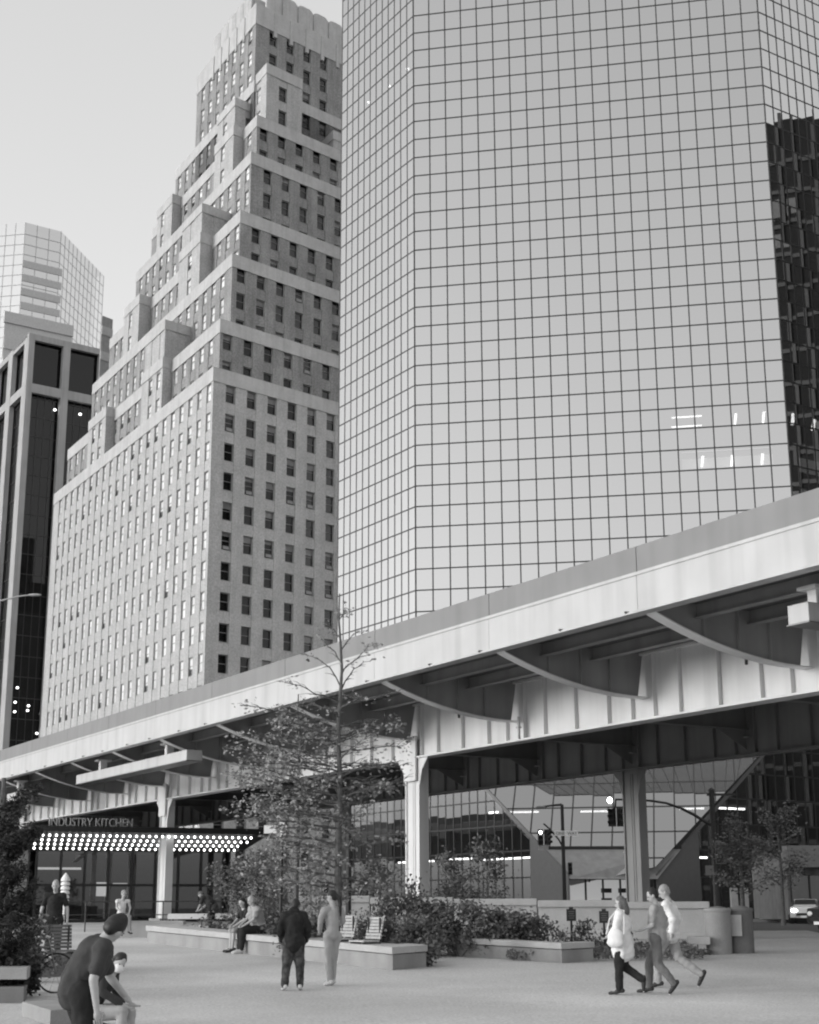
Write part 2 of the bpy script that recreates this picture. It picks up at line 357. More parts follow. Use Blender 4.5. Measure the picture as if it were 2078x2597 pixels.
for i, (c, W, Hh, ain, tip) in enumerate(WINS):
    kind = random.choice([0, 0, 0, 0, 1, 1, 3] if tip == 'R' else [4, 4, 4, 4, 4, 4, 2])  # sunlit face gets mostly full pale blinds so its windows look bright
    key = (round(W, 2), round(Hh, 2), kind, tip)
    if key not in WM:
        f, p = win_mesh(W, Hh, kind); WM[key] = (f, p, f.mesh('window', FRM), p.mesh('pane', PNM if tip == 'R' else PNL))
    f, p, mf, mp = WM[key]; rz = -R(ain)
    if i in big:
        o = bpy.data.objects.new('window', mf); link(o, tw); o.location = c; o.rotation_euler = (0, 0, rz)
        o2 = bpy.data.objects.new('pane', mp); link(o2, o)
    else:
        ca, sa = math.cos(rz), math.sin(rz); T_ = lambda q: (c[0] + q[0] * ca - q[1] * sa, c[1] + q[0] * sa + q[1] * ca, c[2] + q[2])
        fs_.add([T_(q) for q in f.v], f.f, 0)
        n0 = len(fs_.v); 
        for fc, mm in zip(p.f, p.m): fs_.face([T_(p.v[k]) for k in fc], (4 if (mm == 0 and tip == 'L') else mm + 1))
stuff(fs_.build('window', FRM + PNM + [M['panel']], tw))

# ================================================================ faceted glass tower
A_, B_, C_ = V(-6.98, 142.0, 0), V(.525, 130.0, 0), V(32.669, 123.6, 0)
ORG = V(12, 140, 0); gt = empty('glass_tower', tuple(ORG), label='tall octagonal tower with a mirrored glass grid facade behind the viaduct', cat='skyscraper')
D_ = C_ + azd(56) * 30; TOP, KINK, PH, Z0 = 126.0, 17.5, 1.915, 85.95
rowz = [Z0 - PH * k for k in range(-20, 36)]
panes = []; mull = MB()
def glaze(org, d, n, conv, sx, zs, up=V(0, 0, 1), th=.115, jit=.0016):
    """panels of a curtain wall clipped to the convex outline conv (2-D: along, up)"""
    for i in range(len(sx) - 1):
        for j in range(len(zs) - 1):
            pl = clip_to([(sx[i], zs[j]), (sx[i + 1], zs[j]), (sx[i + 1], zs[j + 1]), (sx[i], zs[j + 1])], conv)
            if not pl: continue
            cx = sum(p[0] for p in pl) / len(pl); cy = sum(p[1] for p in pl) / len(pl); a, c = RNG.normal(0, jit, 2)
            panes.append([org + d * p[0] + up * p[1] + n * (a * (p[0] - cx) + c * (p[1] - cy)) for p in pl])
    def bar(p, q, w_):
        p3 = org + d * p[0] + up * p[1]; q3 = org + d * q[0] + up * q[1]; t = q3 - p3; Ln = np.linalg.norm(t)
        if Ln < .05: return
        t /= Ln; s = np.cross(t, n) * w_ / 2
        mull.hexa([p3 - s - n * .06, q3 - s - n * .06, q3 + s - n * .06, p3 + s - n * .06], n * .085)
    lo = [min(c[k] for c in conv) for k in (0, 1)]; hi = [max(c[k] for c in conv) for k in (0, 1)]
    def cross(ax, val):
        o = 1 - ax; pts = []
        for i in range(len(conv)):
            p, q = conv[i], conv[(i + 1) % len(conv)]
            if (p[ax] - val) * (q[ax] - val) < 0 or (abs(p[ax] - val) < 1e-6 and abs(q[ax] - val) > 1e-6):
                t = (val - p[ax]) / (q[ax] - p[ax]); pts.append(p[o] + t * (q[o] - p[o]))
        return (min(pts), max(pts)) if len(pts) > 1 else None
    for x in sx:
        x = min(max(x, lo[0] + 1e-4), hi[0] - 1e-4); c = cross(0, x)
        if c: bar((x, c[0]), (x, c[1]), th)
    for z in zs:
        if lo[1] < z < hi[1]:
            c = cross(1, z)
            if c: bar((c[0], z), (c[1], z), th)
def spaced(a, b, n): return [a + (b - a) * i / n for i in range(n + 1)]
dL = azd(148); nL = azd(-122); dM = (C_ - B_) / np.linalg.norm(C_ - B_); nM = V(dM[1], -dM[0], 0); dR = azd(56); nR = azd(146)
LA = np.linalg.norm(B_ - A_); LM = np.linalg.norm(C_ - B_)
zz = sorted(z for z in rowz if KINK - 2 < z < TOP + 2)
o_ = -ORG
glaze(A_ + o_, dL, nL, [(0, KINK), (LA, KINK), (LA, TOP), (0, TOP)], spaced(0, LA, 12), zz)
glaze(B_ + o_, dM, nM, [(0, KINK), (LM, KINK), (LM, TOP), (0, TOP)], spaced(0, LM, 21), zz)
glaze(C_ + o_, dR, nR, [(0, KINK), (30, KINK), (30, TOP), (0, TOP)], spaced(0, 30, 27), zz, jit=.0032)
nfoot = len(panes)
# the foot: the side walls run on to a point and the front leans out between them
SL, SR, ZE = 20.8, 17.6, 3.6
Lf = B_ + dL * SL + V(0, 0, ZE); Rf = C_ - dR * SR + V(0, 0, ZE)
zl_ = sorted([.3, 1.8] + [ZE + 1.98 * k for k in range(0, 9)])
glaze(B_ + o_ - dL * LA, dL, nL, [(0, .25), (LA + SL - 4.6, .25), (LA + SL - 4.6, ZE + 3.0), (LA, KINK), (0, KINK)], spaced(0, LA + SL, 30), zl_, jit=.004)
glaze(C_ + o_ - dR * SR, dR, nR, [(4.4, .25), (SR + 30, .25), (SR + 30, KINK), (SR, KINK), (4.4, ZE + 3.4)], spaced(0, SR + 30, 43), zl_, jit=.004)
nfoot2 = len(panes)
upS = ((Lf + Rf) / 2 - (B_ + C_) / 2 - V(0, 0, KINK)); Bt = B_ + V(0, 0, KINK); Ct = C_ + V(0, 0, KINK)
ax = (Bt + Ct) / 2 - (Lf + Rf) / 2; ax -= dM * np.dot(ax, dM); LS = np.linalg.norm(ax); ax /= LS; nS = np.cross(dM, ax); nS = nS if nS[1] < 0 else -nS
to2 = lambda P: (np.dot(P - Bt, dM), np.dot(P - Bt, ax))
conv = [to2(Lf), to2(Rf), (LM, 0), (0, 0)]
glaze(Bt + o_, dM, nS, conv, spaced(0, LM, 21), [min(conv[0][1], conv[1][1]) + LS / 7 * k for k in range(0, 8)], up=ax, jit=.0008)
nslope = len(panes)
b = MB()   # soffit edge beams along the two slanting joints, stone cheeks and the transom over the doors
for P, Q, n in ((Bt, Lf, nL), (Ct, Rf, nR)):
    t = Q - P; s = np.cross(t / np.linalg.norm(t), n) * .14; b.hexa([P + o_ - s, Q + o_ - s, Q + o_ + s, P + o_ + s], n * .12)
for P, d, n, s0 in ((B_ + dL * SL, -dL, nL, 4.6), (C_ - dR * SR, dR, nR, 4.4)):
    h1 = ZE + (3.0 if s0 == 4.6 else 3.4)
    b.extr([P + o_ + V(0, 0, .2), P + o_ + d * s0 + V(0, 0, .2), P + o_ + d * s0 + V(0, 0, h1), P + o_ + V(0, 0, ZE)], n * .1)
b.build('stone_cheek', M['signg'], gt)
b = MB(); eM = (Rf - Lf); eM[2] = 0; eL = np.linalg.norm(eM); eM /= eL; nE = V(eM[1], -eM[0], 0)
tt = 2.0 / (KINK - ZE); fo = nE * .25 + o_; Lt, Rt = Lf + (Bt - Lf) * tt, Rf + (Ct - Rf) * tt
b.extr([Lf + fo + V(0, 0, -.2), Rf + fo + V(0, 0, -.2), Rt + fo, Lt + fo], -nE * .12); b.build('fascia_panel', M['concrete'], gt)
b = MB(); b.hexa([Lt + fo + nE * .06, Rt + fo + nE * .06, Rt + fo + nE * .06 + V(0, 0, .22), Lt + fo + nE * .06 + V(0, 0, .22)], -nE * .3); b.build('transom', M['black'], gt)

b = MB(); b.hexa([Lf + o_ - nE * 3 + V(0, 0, -3.4), Rf + o_ - nE * 3 + V(0, 0, -3.4), Rf + o_ - nE * 3 + V(0, 0, -.2), Lf + o_ - nE * 3 + V(0, 0, -.2)], -nE * .2)
b.build('lobby_wall', M['litwall'], gt)
b = MB()
for k in range(6): q = Lf + o_ + eM * (eL * k / 5) - nE * .4; b.box((q[0], q[1], 1.9), (.14, .14, 3.3))
for k in (2, 3):
    for i in range(3): q = Lf + o_ + eM * (eL * (k + .5) / 5) - nE * 1.6; b.box((q[0], q[1], 2.6 - .7 * i), (.8, .06, .32), rz=math.atan2(eM[1], eM[0]))
b.build('lobby_frame', M['black'], gt)
# the faces turned away from the river
A2_ = A_ + azd(13) * 33; A3_ = A2_ + azd(58) * 15; A4_ = A3_ + azd(103) * 33
for P, Q in ((A_, A2_), (A2_, A3_), (A3_, A4_), (A4_, D_)):
    for z0, z1 in ((.3, 40), (40, 80), (80, TOP)): panes.append([P + o_ + V(0, 0, z0), Q + o_ + V(0, 0, z0), Q + o_ + V(0, 0, z1), P + o_ + V(0, 0, z1)])
# panes: the hundred that show largest as parts, the rest as one
def px(P):
    d = P - EYE; dep = d[1] * cT + d[2] * sT; return 1039 + F * d[0] / dep, 1298.5 - F * (-d[1] * sT + d[2] * cT) / dep
def size(pl):
    q = [px(p + ORG) for p in pl]; c = (sum(a for a, _ in q) / len(q), sum(a for _, a in q) / len(q))
    if not (0 < c[0] < 2078 and 0 < c[1] < 1900 - .328 * c[0]): return 0
    return abs(sum(q[i][0] * q[(i + 1) % len(q)][1] - q[(i + 1) % len(q)][0] * q[i][1] for i in range(len(q)))) / 2
order = sorted(range(len(panes)), key=lambda i: -size(panes[i])); rest = MB(); foot = MB(); slope = MB()
for k, i in enumerate(order):
    pl = panes[i]
    if nfoot <= i < nfoot2: foot.face(pl)
    elif nfoot2 <= i < nslope: slope.face(pl)
    elif k < 100:
        b = MB(); c = sum(pl) / len(pl); b.face([p - c for p in pl]); b.build('window_pane', M['tglass'], gt, loc=tuple(c))
    else: rest.face(pl)
stuff(rest.build('window_pane', M['tglass'], gt)); stuff(foot.build('base_glazing', M['fglass'], gt)); stuff(slope.build('sloped_glazing', M['sglass'], gt))
mull.build('mullion_grid', M['mull'], gt)
b = MB()   # core and floor plates that show dimly through the glass
poly = [A_ + azd(60) * 6, B_ + V(3, 6, 0), C_ + V(-3, 6, 0), D_ + V(-6, 4, 0), A4_ + V(-5, -6, 0), A3_ + V(0, -6, 0), A2_ + V(5, -5, 0)]
poly = [p + o_ for p in poly]; b.prism([(p[0], p[1]) for p in poly], .3, TOP); 
poly2 = [A_ + azd(58) * .5, B_ + V(.35, .8, 0), C_ + V(-.45, .8, 0), D_ + azd(326) * .5, A4_ + V(-1, -1, 0), A3_ + V(0, -1, 0), A2_ + V(1, -1, 0)]
poly2 = [(p[0] - ORG[0], p[1] - ORG[1]) for p in poly2]
for k in range(-20, 36, 2):
    z = Z0 - PH * k
    if 18 < z < TOP: b.prism(poly2, z - .45, z - .1)
b.build('core', M['slab'], gt)
b = MB(); b.prism([(p[0] - ORG[0], p[1] - ORG[1]) for p in (A_, B_, C_, D_, A4_, A3_, A2_)], TOP, TOP + .5); b.build('roof', M['roof'], gt)
def lamp_bar(P, d, L_, wd=.12):
    b = MB(); b.hexa([P - d * L_ / 2, P + d * L_ / 2, P + d * L_ / 2 + V(0, 0, wd), P - d * L_ / 2 + V(0, 0, wd)], V(-d[1], d[0], 0) * .1)
    c = P; return b.build('ceiling_light', M['lit'], gt)
def behind(u, v, P, n, az, back=.7): return onplane(u, v, P - n * back, az) + o_
aM = math.degrees(math.atan2(dM[0], dM[1]))
for (u, v, L_) in ((1742, 1058, 2.6), (1742, 1082, 2.6)): lamp_bar(behind(u, v, B_, nM, aM), dM, L_, .1)
for (u, v, L_) in ((1864, 1062, .3), (1935, 1058, .3), (1780, 1170, .2), (1855, 1168, .2), (1932, 1164, .2)):
    b = MB(); p = behind(u, v, B_, nM, aM); b.hexa([p + V(0, 0, -.5) - dM * .1, p + V(0, 0, -.5) + dM * .1, p + V(0, 0, .5) + dM * .25, p + V(0, 0, .5) + dM * .02], -nM * .1); b.build('ceiling_light', M['lit'], gt)
b = MB(); p = behind(1845, 1163, B_, nM, aM, 1.5); b.hexa([p - dM * 3.9 + V(0, 0, -.75), p + dM * 3.9 + V(0, 0, -.75), p + dM * 3.9 + V(0, 0, .85), p - dM * 3.9 + V(0, 0, .85)], -nM * .1); b.build('lit_room', M['litwall'], gt)
for (u, v) in ((2010, 1062), (2062, 1077)):
    b = MB(); p = behind(u, v, C_, nR, 56); b.hexa([p + V(0, 0, -.55) - dR * .15, p + V(0, 0, -.55) + dR * .15, p + V(0, 0, .55) + dR * .5, p + V(0, 0, .55) + dR * .1], -nR * .1); b.build('ceiling_light', M['lit'], gt)
b = MB(); p = behind(2060, 1178, C_, nR, 56, 1.4); b.hexa([p - dR * 1.6 + V(0, 0, -.9), p + dR * 6 + V(0, 0, -.9), p + dR * 6 + V(0, 0, .7), p - dR * 1.6 + V(0, 0, .7)], -nR * .1); b.build('lit_room', M['litwall'], gt)
for (u, v, P, n, az, d) in ((1034, 174, A_, nL, -32, dL), (988, 218, A_, nL, -32, dL), (936, 259, A_, nL, -32, dL)):
    b = MB(); p = behind(u, v, P, n, az, .5); b.ell(p, (.18, .18, .12), 10); b.build('ceiling_light', M['lit'], gt)
for (u0, u1, v, P, n, az, d) in ((1240, 1262, 2063, B_, nL, -32, dL), (1010, 1100, 2188, B_, nL, -32, dL), (1140, 1195, 2181, B_, nL, -32, dL), (1225, 1350, 2180, B_, nL, -32, dL), (1728, 1795, 2177, C_, nR, 56, dR), (1822, 1890, 2053, C_, nR, 56, dR)):
    p = behind(u0, v, P, n, az, 1.0); q = behind(u1, v, P, n, az, 1.0); lamp_bar((p + q) / 2, d, np.linalg.norm(q - p), .13)
for (u0, u1, v, L_) in ((1286, 1366, 2062, 3), (1474, 1548, 2060, 3), (1725, 1785, 2053, 3)):
    f = 1 - (v - 1880) / (2224 - 1880); Pm = (Lf + Rf) / 2 * (1 - f) + (Bt + Ct) / 2 * f - nS * .9; dd = ray((u0 + u1) / 2, v); t = np.dot(nS, Pm - EYE) / np.dot(nS, dd)
    P = EYE + dd * t + o_; lamp_bar(P, dM, (u1 - u0) / F * 121, .13)

# ================================================================ black office slab at the left
s5 = 300 / 1725; f5 = lambda x, y: (x * s5, 840 + y * s5)
K0 = at(*f5(430, 20), 282.0); K0z = K0[2]; K0 = V(K0[0], K0[1], 0); aR2, aL2 = 53.7, -31.0; dR2, dL2 = azd(aR2), azd(aL2)
bt = empty('dark_office_tower', tuple(K0), label='black glass office tower framed by broad pale concrete columns and beams', cat='office tower')
sr = lambda x, y: float(np.dot(onplane(*f5(x, y), K0, aR2) - K0, dR2)); zr = lambda x, y: float(onplane(*f5(x, y), K0, aR2)[2])
colsR = [(0, sr(500, 300)), (sr(925, 300), sr(1030, 300)), (sr(1450, 400), sr(1560, 400))]
zb1, zm1, zm0 = zr(510, 125), zr(470, 755), zr(460, 885)
nR2, nL2 = azd(aR2 + 90), azd(aL2 - 90)
fr = MB(); Z = lambda z: V(0, 0, z)
def slab_(b, d, n, s0, s1, z0, z1, t=1.0, m=0, back=0.0):
    q = [d * s0 + Z(z0) - n * back, d * s1 + Z(z0) - n * back, d * s1 + Z(z1) - n * back, d * s0 + Z(z1) - n * back]; b.hexa(q, -n * t, m)
for a, c in colsR: slab_(fr, dR2, nR2, a, c, .2, K0z)
for z0, z1 in ((zb1, K0z), (zm0, zm1)):
    for i in range(2): slab_(fr, dR2, nR2, colsR[i][1], colsR[i + 1][0], z0, z1 - (.003 if z1 == K0z else 0), .95, back=.05)
sl = lambda x, y: float(np.dot(onplane(*f5(x, y), K0, aL2) - K0, dL2))
cw = max(2.2, sl(330, 600)); sp = max(4.5, sl(170, 600)); lc = [(k * sp, k * sp + cw) for k in range(0, 9)]
for a, c in lc: slab_(fr, dL2, nL2, max(a, .02) if a else 1.0, c, .2, K0z - .01, 1.0)
for z0, z1 in ((zb1, K0z), (zm0, zm1)):
    for i in range(8): slab_(fr, dL2, nL2, lc[i][1], lc[i + 1][0], z0, z1 - .02, .9, back=.06)
fr.build('frame', M['bconc'], bt)
gb = MB(); gm = MB()
gb.face([dR2 * .5 - nR2 * 1.3 + Z(.3), dR2 * (colsR[2][1] + 14) - nR2 * 1.3 + Z(.3), dR2 * (colsR[2][1] + 14) - nR2 * 1.3 + Z(K0z - .4), dR2 * .5 - nR2 * 1.3 + Z(K0z - .4)])
gb.face([dL2 * .5 - nL2 * 1.3 + Z(.3), dL2 * 75 - nL2 * 1.3 + Z(.3), dL2 * 75 - nL2 * 1.3 + Z(K0z - .4), dL2 * .5 - nL2 * 1.3 + Z(K0z - .4)])
gb.build('glazing', M['bglass'], bt)
for d, n, L_ in ((dR2, nR2, colsR[2][1] + 14), (dL2, nL2, 75)):
    z = 4.0
    while z < zm0: slab_(gm, d, n, .5, L_, z, z + .14, .1, back=1.2); z += 4.0
    s = 1.5
    while s < L_: slab_(gm, d, n, s, s + .1, .3, zm0, .1, back=1.22); s += 1.55
gm.build('mullion_grid', M['mull'], bt)
b = MB(); b.extr([dR2 * .6 - nR2 * 4, dR2 * (colsR[2][1] + 12) - nR2 * 4, dR2 * (colsR[2][1] + 12) - nR2 * 60, dL2 * 75 - nL2 * 4 + dR2 * 8, dL2 * 3 - nL2 * 4], Z(K0z - .8)); b.build('core', M['dark'], bt)
slab = MB(); slab.extr([dR2 * 0 - nR2 * 1.05, dR2 * (colsR[2][1] + 14) - nR2 * 1.05, dL2 * 75 + dR2 * (colsR[2][1] + 14), dL2 * 75 - nL2 * 1.05], Z(.4)); o = slab.build('roof', M['roof'], bt); o.location = (0, 0, K0z - .45)
for (x, y) in ((800, 1145), (1170, 1210)):
    b = MB(); P = onplane(*f5(x, y), K0 - nR2 * 1.0, aR2) - K0; b.ell(P, (.28, .28, .22), 10); b.build('ceiling_light', M['lit'], bt)
s6 = 300 / 1244
for (x, y) in ((183, 1428), (160, 1580), (155, 1680), (300, 1618), (290, 1668), (436, 1700), (388, 1908)):
    b = MB(); P = onplane(x * s6, 1400 + y * s6, K0 - nR2 * 1.0, aR2) - K0; b.ell(P, (.24, .24, .2), 10); b.build('ceiling_light', M['lit'], bt)

# ================================================================ pale faceted tower beyond
s4 = 320 / 1725; g4 = lambda x, y: (x * s4, 540 + y * s4)
Q1 = at(*g4(350, 128), 430.0); QT = Q1[2]; Q1 = V(Q1[0], Q1[1], 0)
aM4, aL4 = 55.5, 101.0
Q2 = onplane(*g4(840, 255), Q1, aM4); Q2[2] = 0; dM4 = azd(aM4); q3 = onplane(*g4(1420, 860), Q2, 10.8); dR4 = azd(10.8); L3 = float(np.dot(q3 - Q2, dR4)); Q3 = Q2 + dR4 * L3
dL4 = -azd(aL4); Q0 = Q1 + dL4 * 32
pt = empty('pale_glass_tower', tuple(Q1), label='pale faceted glass tower rising in the distance above the black office tower', cat='skyscraper')
gp_ = MB(); pm = MB()
for P, Q in ((Q0, Q1), (Q1, Q2), (Q2, Q3)):
    d = Q - P; Ln = np.linalg.norm(d); d = d / Ln; n = V(d[1], -d[0], 0); o = P - Q1
    gp_.face([o + Z(.2), o + d * Ln + Z(.2), o + d * Ln + Z(QT), o + Z(QT)])
    lim = .10 if P is not Q2 else .05
    z = QT - 4.0
    while z > 60: pm.hexa([o + Z(z), o + d * Ln + Z(z), o + d * Ln + Z(z + .16), o + Z(z + .16)], n * lim); z -= 3.4
    k = max(3, int(Ln / 3.1))
    for i in range(k + 1): q = o + d * (Ln * i / k); pm.hexa([q - d * .07 + Z(60), q + d * .07 + Z(60), q + d * .07 + Z(QT), q - d * .07 + Z(QT)], n * (lim + .02))
gp_.build('glazing', M['pglass'], pt); pm.build('mullion_grid', M['pmull'], pt)
bk = MB(); bk.face([Q0 - Q1 + Z(QT), Z(QT), Q2 - Q1 + Z(QT), Q3 - Q1 + Z(QT), Q3 - Q1 + V(-60, 20, QT)]); bk.extr([Q0 - Q1 + V(2, 3, 0), V(0, 3, 0), Q2 - Q1 + V(-2, 3, 0), Q3 - Q1 + V(-3, 0, 0), Q3 - Q1 + V(-50, 10, 0)], Z(QT - .5)); bk.build('roof', M['pband'], pt)
n4 = V(dM4[1], -dM4[0], 0); L12 = np.linalg.norm(Q2 - Q1)
zA = float(onplane(*g4(370, 655), Q1, aM4)[2]); bd = MB(); z = zA; i = 0
while z > 70:
    h = 2.3; bd.hexa([Z(z - h) - n4 * .1, dM4 * (L12 + 1.0) + Z(z - h) - n4 * .1, dM4 * (L12 + 1.0) + Z(z) - n4 * .1, Z(z) - n4 * .1], n4 * .3); z -= 4.6
zB = float(onplane(*g4(300, 1400), Q1, aM4)[2])
sP = lambda x, y: float(np.dot(onplane(*g4(x, y), Q1 + n4 * 2, aM4) - Q1, dM4)); pa_, pb_ = sP(80, 1390), sP(1025, 1600)
bd.hexa([dM4 * pa_ + Z(zB - 3.6), dM4 * pb_ + Z(zB - 3.6), dM4 * pb_ + Z(zB), dM4 * pa_ + Z(zB)], n4 * .9)
bd.hexa([dM4 * (pa_ + .5) + Z(zB - 12), dM4 * (pb_ - .5) + Z(zB - 12), dM4 * (pb_ - .5) + Z(zB - 7.4), dM4 * (pa_ + .5) + Z(zB - 7.4)], n4 * .8)
bd.hexa([dM4 * (pa_ + .5) + Z(.2), dM4 * (pb_ - .5) + Z(.2), dM4 * (pb_ - .5) + Z(zB - 14), dM4 * (pa_ + .5) + Z(zB - 14)], n4 * .7)
bd.hexa([dM4 * (pa_ + .3) + Z(zB - 15), dM4 * (pb_ - .3) + Z(zB - 15), dM4 * (pb_ - .3) + Z(zB - 3.5), dM4 * (pa_ + .3) + Z(zB - 3.5)], n4 * .5)
bd.build('spandrel_band', M['pband'], pt)
# narrow roof-top block between the office slab and the masonry tower
T0_ = at(*g4(1400, 1415), 262.0); T1_ = at(*g4(1545, 1445), 264.0); zt_ = T0_[2]
nb = empty('narrow_block', (T0_[0], T0_[1], 0), label='narrow grey block with pale bands seen beyond the black office tower roof', cat='building')
b = MB(); wv = T1_ - T0_; wv[2] = 0; dv = wv / np.linalg.norm(wv); b.extr([V(0, 0, .2), wv + Z(.2), wv + azd(-14) * 5 + Z(.2), azd(-14) * 5 + Z(.2)], Z(zt_)); b.build('wall', M['concrete'], nb)
nv = V(dv[1], -dv[0], 0)
for k in range(4):
    b = MB(); b.hexa([Z(zt_ - 3.5 - 5 * k), wv + Z(zt_ - 3.5 - 5 * k), wv + Z(zt_ - 1.8 - 5 * k), Z(zt_ - 1.8 - 5 * k)], nv * .15); b.build('stone_band', M['cap'], nb)

# ================================================================ dark tower across the side street (seen mirrored in the glass)
nt_ = empty('dark_slab_tower', (92, 118, 0), label='dark ribbed office slab mirrored in the right facet of the glass tower', cat='office tower')
b = MB(); b.box((0, 0, 46.8), (34, 90, 93.2)); b.box((6, 6, 92), (16, 50, 2)); b.build('wall', M['dark'], nt_)
b = MB()
for i in range(46): b.box((-17.2, -44.5 + i * 2.0, 47), (.5, .4, 93.6 + (i % 3) * .5))
for k in range(22): b.box((-17.06, 0, 4 + k * 4.0), (.22, 89.4, .5))
b.build('mullion_grid', M['mull'], nt_)
b = MB(); rg = random.Random(5)
for k in range(20, 1, -1):
    for j in range(44):
        if rg.random() < .06: b.box((-17.03, -43.5 + j * 2.0, 6 + k * 4), (.08, 1.3, 2.2))
stuff(b.build('window_blind', M['signg'], nt_))
# ================================================================ elevated highway
UB = azd(-30.25); PB = V(-UB[1] * -1, -UB[0], 0); PB = V(math.cos(R(-30.25)), -math.sin(R(-30.25)), 0)
P0 = V(0, 48, 0); RB = math.atan2(UB[1], UB[0])
def W(s, p, z=0.0): return P0 + UB * s + PB * p + V(0, 0, z)
via = empty('viaduct', (0, 48, 0), RB, label='elevated steel highway on columns crossing the whole plaza, white fascia and curved brackets', cat='viaduct')
def vbox(b, s0, s1, p0, p1, z0, z1, m=0): b.box(((s0 + s1) / 2, -(p0 + p1) / 2, (z0 + z1) / 2), (s1 - s0, abs(p1 - p0), z1 - z0), m)
S0_, S1_ = -75.0, 150.0
BR = [-18.9, -11.88, -4.9, 2.13, 9.13, 16.12, 22.57, 28.93, 35.31, 41.6, 48.1, 54.6, 61.2, 67.8, 74.4, 81.0, -26, -33, -40]
CG, FG = 5.6, 16.2
b = MB(); e_ = sorted([S0_] + [x + .25 for x in BR] + [S1_])
for i in range(len(e_) - 1): vbox(b, e_[i] + .015, e_[i + 1] - .015, .02, .32, 9.88, 10.57)
vbox(b, S0_, S1_, 21.5, 21.8, 9.88, 10.57); vbox(b, S0_, S1_, .06, .30, 9.9, 10.5); b.build('parapet', M['parapet'], via)
b = MB()
for i in range(len(e_) - 1): vbox(b, e_[i] + .008, e_[i + 1] - .008, .0, .22, 8.86, 9.84)
vbox(b, S0_, S1_, .03, .2, 8.9, 9.80); vbox(b, S0_, S1_, -.03, .24, 9.80, 9.885); vbox(b, S0_, S1_, -.10, .30, 8.80, 8.86); vbox(b, S0_, S1_, 21.58, 21.8, 8.86, 9.84)
b.build('fascia', M['white'], via)
b = MB(); b.caps((0, .0, 0), (0, .10, 0), .035, .035, 6); bo_ = b.mesh('bolt', M['steel'])
for x in BR:
    if -14 < x < 50:
        for dx in (.6, 3.5): o = bpy.data.objects.new('bolt', bo_); link(o, via); o.location = (x + dx, .03, 8.87)
b = MB(); vbox(b, S0_, S1_, .22, 21.58, 9.16, 9.42); b.build('deck', M['deck'], via)
b = MB(); vbox(b, S0_, S1_, .4, 21.4, 9.42, 9.5); b.build('road_surface', M['asphalt'], via)
def girder(pg, name):
    b = MB(); vbox(b, S0_, S1_, pg, pg + .05, 7.12, 9.16); vbox(b, S0_, S1_, pg - .28, pg + .33, 7.05, 7.12); vbox(b, S0_, S1_, pg - .2, pg + .25, 9.08, 9.158)
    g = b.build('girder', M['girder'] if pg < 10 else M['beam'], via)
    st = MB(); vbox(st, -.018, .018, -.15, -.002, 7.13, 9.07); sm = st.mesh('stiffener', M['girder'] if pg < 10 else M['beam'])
    bl = sorted(x for x in BR if -34 < x < 70)
    for i in range(len(bl) - 1):
        for s in [bl[i] + (bl[i + 1] - bl[i]) * k / 4 for k in range(1, 4)] + [bl[i] - .55, bl[i] + .55]:
            o = bpy.data.objects.new('stiffener', sm); link(o, g); o.location = (s, -pg + .0, 0); o.scale = (1, 1, 1)
girder(CG, 'n'); girder(FG, 'f')
def bracket(s, far=False):
    N_ = 14; pts = []
    for i in range(N_ + 1):
        t = i / N_; p = .24 + t * (CG - .3 - .24); z = 7.78 + (8.80 - 7.78) * (1 - t) ** 2.0; pts.append((p, z))
    mp = (lambda p: p) if not far else (lambda p: 21.8 - p)
    poly = [(s - .02, -mp(p), z + .012) for p, z in pts] + [(s - .02, -mp(CG - .06), 9.15), (s - .02, -mp(.24), 9.15)]
    b = MB(); b.extr(poly, (.04, 0, 0)); 
    for p in (1.9, 3.1, 4.2):
        z = np.interp(p, [q[0] for q in pts], [q[1] for q in pts]); vbox(b, s - .12, s + .12, mp(p) - .015, mp(p) + .015, z + .03, 9.14)
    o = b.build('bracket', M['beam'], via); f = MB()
    for i in range(N_):
        (pa, za), (pb, zb_) = pts[i], pts[i + 1]
        f.hexa([V(s - .2, -mp(pa), za - .03), V(s + .2, -mp(pa), za - .03), V(s + .2, -mp(pb), zb_ - .03), V(s - .2, -mp(pb), zb_ - .03)], V(0, 0, .035))
    (pa, za) = pts[-1]; f.box((s, -mp(pa + .25), za - .012), (.4, .5, .035)); f.build('flange', M['girder'], o)
for s in BR: bracket(s)
for s in BR: bracket(s, True)
b = MB()
for p in (1.75, 3.6, 8.0, 10.6, 13.3): vbox(b, S0_, S1_, p - .012, p + .012, 8.80, 9.155); vbox(b, S0_, S1_, p - .13, p + .13, 8.77, 8.80)
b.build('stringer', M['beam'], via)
for s in BR:
    b = MB(); vbox(b, s - .02, s + .02, CG + .06, FG - .01, 8.1, 9.15); vbox(b, s - .18, s + .18, CG + .06, FG - .01, 8.06, 8.1)
    for pa, sg in ((CG + .08, 1), (FG - .03, -1)): b.extr([(s - .02, -pa, 7.3), (s - .02, -pa, 8.06), (s - .02, -(pa + sg * 1.5), 8.06)], (.04, 0, 0))
    b.build('floor_beam', M['beam'], via)
